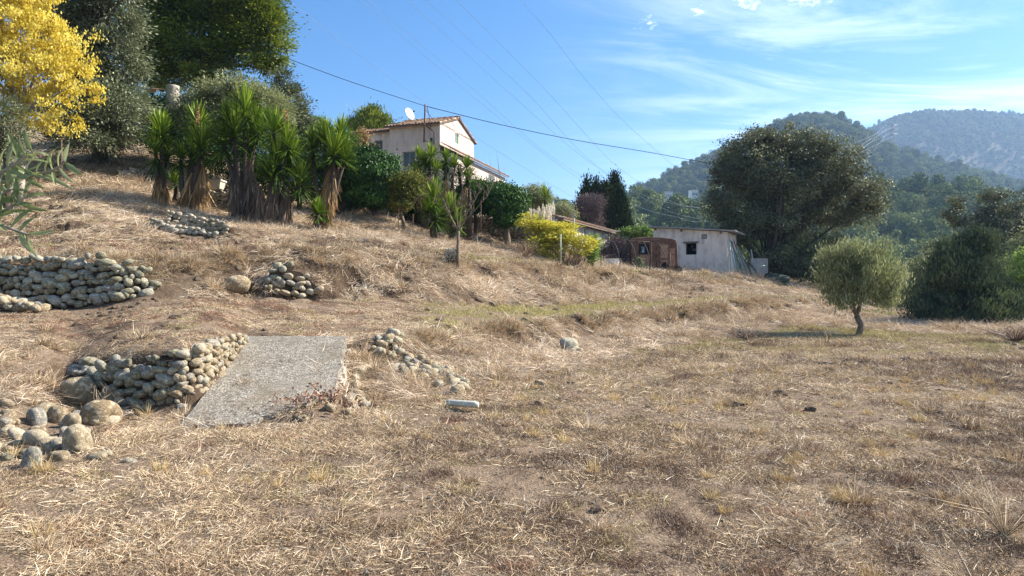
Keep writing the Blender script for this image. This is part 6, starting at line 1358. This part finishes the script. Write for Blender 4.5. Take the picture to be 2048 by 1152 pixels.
for k in range(3): PRO.append(blades(260, 0.10, (0.10, 0.30), 0.0052, (20, 85), M['straw'], 'tussock', 0.9, seed=120 + k, radial=True))      # 23-25

def slab_zone(x, y):   # keep the ramp clear
    t = (y - 8.3) / 4.2; xl = -3.81 + (-4.61 + 3.81) * t
    return (t > 0.02) & (t < 1.0) & (x > xl + 0.05) & (x < xl + 1.70 + 0.0 * t)
def cover(n, y0, y1, u0=-420, u1=2500):
    y = np.sqrt(y0 ** 2 + rng.random(n) * (y1 ** 2 - y0 ** 2)); u = u0 + rng.random(n) * (u1 - u0)
    return (u - HX) / F * y, y
XX = []; YY = []
for y0, y1, rho in ((2.2, 8, 95), (8, 16, 50), (16, 30, 27), (30, 60, 11)):
    n = int(rho * (2920 / F) / 2 * (y1 ** 2 - y0 ** 2)); x, y = cover(n, y0, y1); XX.append(x); YY.append(y)
X = np.concatenate(XX); Y = np.concatenate(YY)
t_ = (Y - 8.3) / 4.2; xe_ = np.minimum(X - (-3.81 - .8 * t_), (-2.11 - .8 * t_) - X); keep = ~slab_zone(X, Y) | (rng.random(len(X)) < np.where(xe_ < .14, .45, np.where(t_ < .22, .28, .03))); nw = nearwall(X, Y); keep &= (nw > 0.28)
for (kx, ky, kr) in KEEPL: keep &= np.hypot(X - kx, Y - ky) > kr * .9
keep &= ~((X > -12.5) & (X < -7.6) & (Y > 14.6) & (Y < 15.85) & (rng.random(len(X)) < .9))      # foot of the upper wall
keep &= ~((X > -6.1) & (X < -4.7) & (Y > 16.6) & (Y < 17.4) & (rng.random(len(X)) < .8))
X = X[keep]; Y = Y[keep]
slope = np.clip(np.abs(base_h(X, Y + 0.7) - base_h(X, Y - 0.7)) / 1.4, 0, 0.8)
q = rng.random(len(X)); pn = fbm(X * 0.35, Y * 0.35, 3, 71); pn2 = fbm(X * 0.9 + 4, Y * 0.9, 3, 81)
U = HX + F * X / Y
ZN = zone(X, Y); terrace = (ZN == 3) | (ZN == 5) | ((ZN == 0)); bank = ~terrace
# thin places let the soil show
thin = ((pn2 > 0.08) & (q < 0.65)) | ((fbm(X * 3.1, Y * 3.1, 2, 44) > .16) & (q < .8) & (Y < 20)) | (bank & (fbm(X * 1.3, Y * 1.3, 2, 46) > .14) & (q < .6))
idx = rng.integers(0, 5, len(X))
lng = (rng.random(len(X)) < np.where(terrace, .04, .2)); idx = np.where(lng, rng.integers(5, 8, len(X)), idx)
wd = (rng.random(len(X)) < np.clip(0.20 + 0.9 * pn + 0.5 * slope * (pn2 > 0.05) + .2 * ((Y > 11) & (Y < 20) & (U < 900) & ~bank), 0.05, 0.7)); idx = np.where(wd, rng.integers(12, 15, len(X)), idx)  # brown weeds thickened on slopes to stand in for shaded hollows
hay = bank & (rng.random(len(X)) < np.clip(np.where((ZN < 3) & (U > 800), .62, .40) + 1.0 * fbm(X * .6 + 3, Y * .6, 2, 61), 0.04, .88)); idx = np.where(hay, rng.integers(18, 21, len(X)), idx)
upr = (rng.random(len(X)) < 0.10); idx = np.where(upr, rng.integers(15, 17, len(X)), idx)
flat_green = terrace & (U > 850) & ((Y > 17) | (ZN == 3))
grn = rng.random(len(X)) < np.where(flat_green, np.clip(np.where(ZN == 3, 1.05, .66) + 0.8 * fbm(X * .25, Y * .25, 3, 91), 0.15, .96), np.clip(0.03 + 0.10 * pn2, 0, .2)); idx = np.where(grn, np.where(rng.random(len(X)) < .75, rng.integers(21, 23, len(X)), rng.integers(10, 12, len(X))), idx)
rd = (rng.random(len(X)) < np.where((Y > 12) & (Y < 20) & (U < 800) & ~bank, .30, .025)); idx = np.where(rd, 17, idx)
mow = (ZN == 3) & (U > 850) & ((idx > 4) & (idx < 18)) & ~((idx > 9) & (idx < 12)) & (rng.random(len(X)) < .8); idx = np.where(mow, rng.integers(0, 5, len(X)), idx)
tus = (rng.random(len(X)) < np.where(bank, np.clip(.10 + .3 * fbm(X * .7, Y * .7, 2, 99), .02, .25), .006)); idx = np.where(tus, rng.integers(23, 26, len(X)), idx)
keep = ~thin; X, Y, idx, slope = X[keep], Y[keep], idx[keep], slope[keep]
hx = H0(X + .3, Y) - H0(X - .3, Y); hy = H0(X, Y + .3) - H0(X, Y - .3)
down = np.arctan2(-hy, -hx); spin = np.where((slope > 0.10) & (((idx >= 5) & (idx < 8)) | ((idx > 17) & (idx < 21))) & (rng.random(len(X)) < .55), down + rng.normal(0, 0.4, len(X)), rng.random(len(X)) * 6.283)
sc = (0.75 + 0.6 * rng.random(len(X))) * np.interp(Y, [2, 6, 12, 18, 30, 60], [0.62, 0.74, 1.0, 1.25, 1.7, 2.6])
sc3 = np.stack([sc, sc, sc * (0.8 + 0.4 * rng.random(len(X))) * np.where((zone(X, Y) == 3) & (idx < 21), .5, 1)], 1)
Z = H(X, Y) - 0.004
scatter('dry_grass', 'matted dry grass and straw covering the field and banks', np.stack([X, Y, Z], 1), align(X, Y, spin), sc3, idx, PRO)
# shaggy lips of the two terrace edges
n = 5200; uu = -300 + rng.random(n) * 1950; kk = rng.integers(0, 2, n) * 2 + 2
yc = np.array([np.interp(u_, _pu, _pY[:, k_]) for u_, k_ in zip(uu, kk)]); yl = yc + rng.normal(-.12, .22, n) * yc / 18; xl = pxx(uu, yl)
ok = ~slab_zone(xl, yl) & (nearwall(xl, yl) > .3) & ~((uu > 470) & (uu < 690) & (kk == 2)) & (fbm(xl * .8, yl * .8, 2, 66) > -.12); xl, yl = xl[ok], yl[ok]
ls = (0.6 + .8 * rng.random(len(xl))) * np.interp(yl, [10, 30], [.75, 1.25])
scatter('bank_edge_tussocks', 'shaggy straw tussocks along the lips of the terrace banks', np.stack([xl, yl, H(xl, yl)], 1), align(xl, yl, rng.random(len(xl)) * 6.28, .6), ls, rng.integers(0, 5, len(xl)), PRO[23:26] + PRO[12:14])
# distinct golden tufts in the field
x, y = cover(420, 3.4, 16, -300, 2350); ok = (base_h(x, y) < 0.1) & ~slab_zone(x, y) & (rng.random(len(x)) < np.clip(0.4 + 1.1 * fbm(x * .5, y * .5, 2, 55), 0.05, 1)); x, y = x[ok], y[ok]
scatter('golden_grass_tufts', 'low golden tufts scattered over the dry field', np.stack([x, y, H(x, y)], 1), align(x, y, rng.random(len(x)) * 6.28), 0.7 + 0.7 * rng.random(len(x)), rng.integers(8, 10, len(x)) - 8, PRO[8:10])
# little chips and pebbles on the soil
ch = []
for k in range(4):
    bm = bmesh.new(); bmesh.ops.create_icosphere(bm, subdivisions=1, radius=1)
    for v_ in bm.verts: v_.co = Vector((v_.co.x * 1.2, v_.co.y * .8, v_.co.z * .5)) * (0.8 + 0.4 * random.random())
    me = bpy.data.meshes.new('pebble'); bm.to_mesh(me); bm.free(); me.materials.append(M['stone_far']); ch.append(me)
x, y = cover(5200, 2.6, 18, -420, 2450); ok = ~slab_zone(x, y); x, y = x[ok], y[ok]
s_ = 0.006 + 0.02 * rng.random(len(x)) ** 3
scatter('pebbles', 'small pale pebbles and clods on the soil between the straw', np.stack([x, y, H(x, y) + 0.008], 1), align(x, y, rng.random(len(x)) * 6.28), s_, rng.integers(0, 4, len(x)), ch)
# dark clods; on the banks they stand in for shade in the hollows
cl_ = []
for k in range(3):
    bm = bmesh.new(); bmesh.ops.create_icosphere(bm, subdivisions=2, radius=1)
    for v_ in bm.verts: v_.co = Vector((v_.co.x * 1.3, v_.co.y, v_.co.z * .55)) * (0.7 + 0.5 * random.random())
    me = bpy.data.meshes.new('clod'); bm.to_mesh(me); bm.free(); me.materials.append(M['clod']); cl_.append(me)
x, y = cover(9000, 3.0, 44, -420, 2450); sl_ = np.abs(base_h(x, y + 0.7) - base_h(x, y - 0.7)) / 1.4; ok = ~slab_zone(x, y) & (nearwall(x, y) > .3) & (((fbm(x * .6, y * .6, 2, 33) > -0.05) & (rng.random(len(x)) < .14)) | ((sl_ > .12) & (fbm(x * .8, y * .8, 2, 37) > 0.0))); x, y = x[ok], y[ok]
scatter('clods_and_bank_shade', 'dark clods of earth in the grass, doubling as shade in the bank hollows', np.stack([x, y, H(x, y) + 0.02], 1), align(x, y, rng.random(len(x)) * 6.28), (0.025 + 0.05 * rng.random(len(x)) ** 2) * np.interp(y, [3, 12, 40], [.6, 1.4, 3.2]), rng.integers(0, 3, len(x)), cl_)
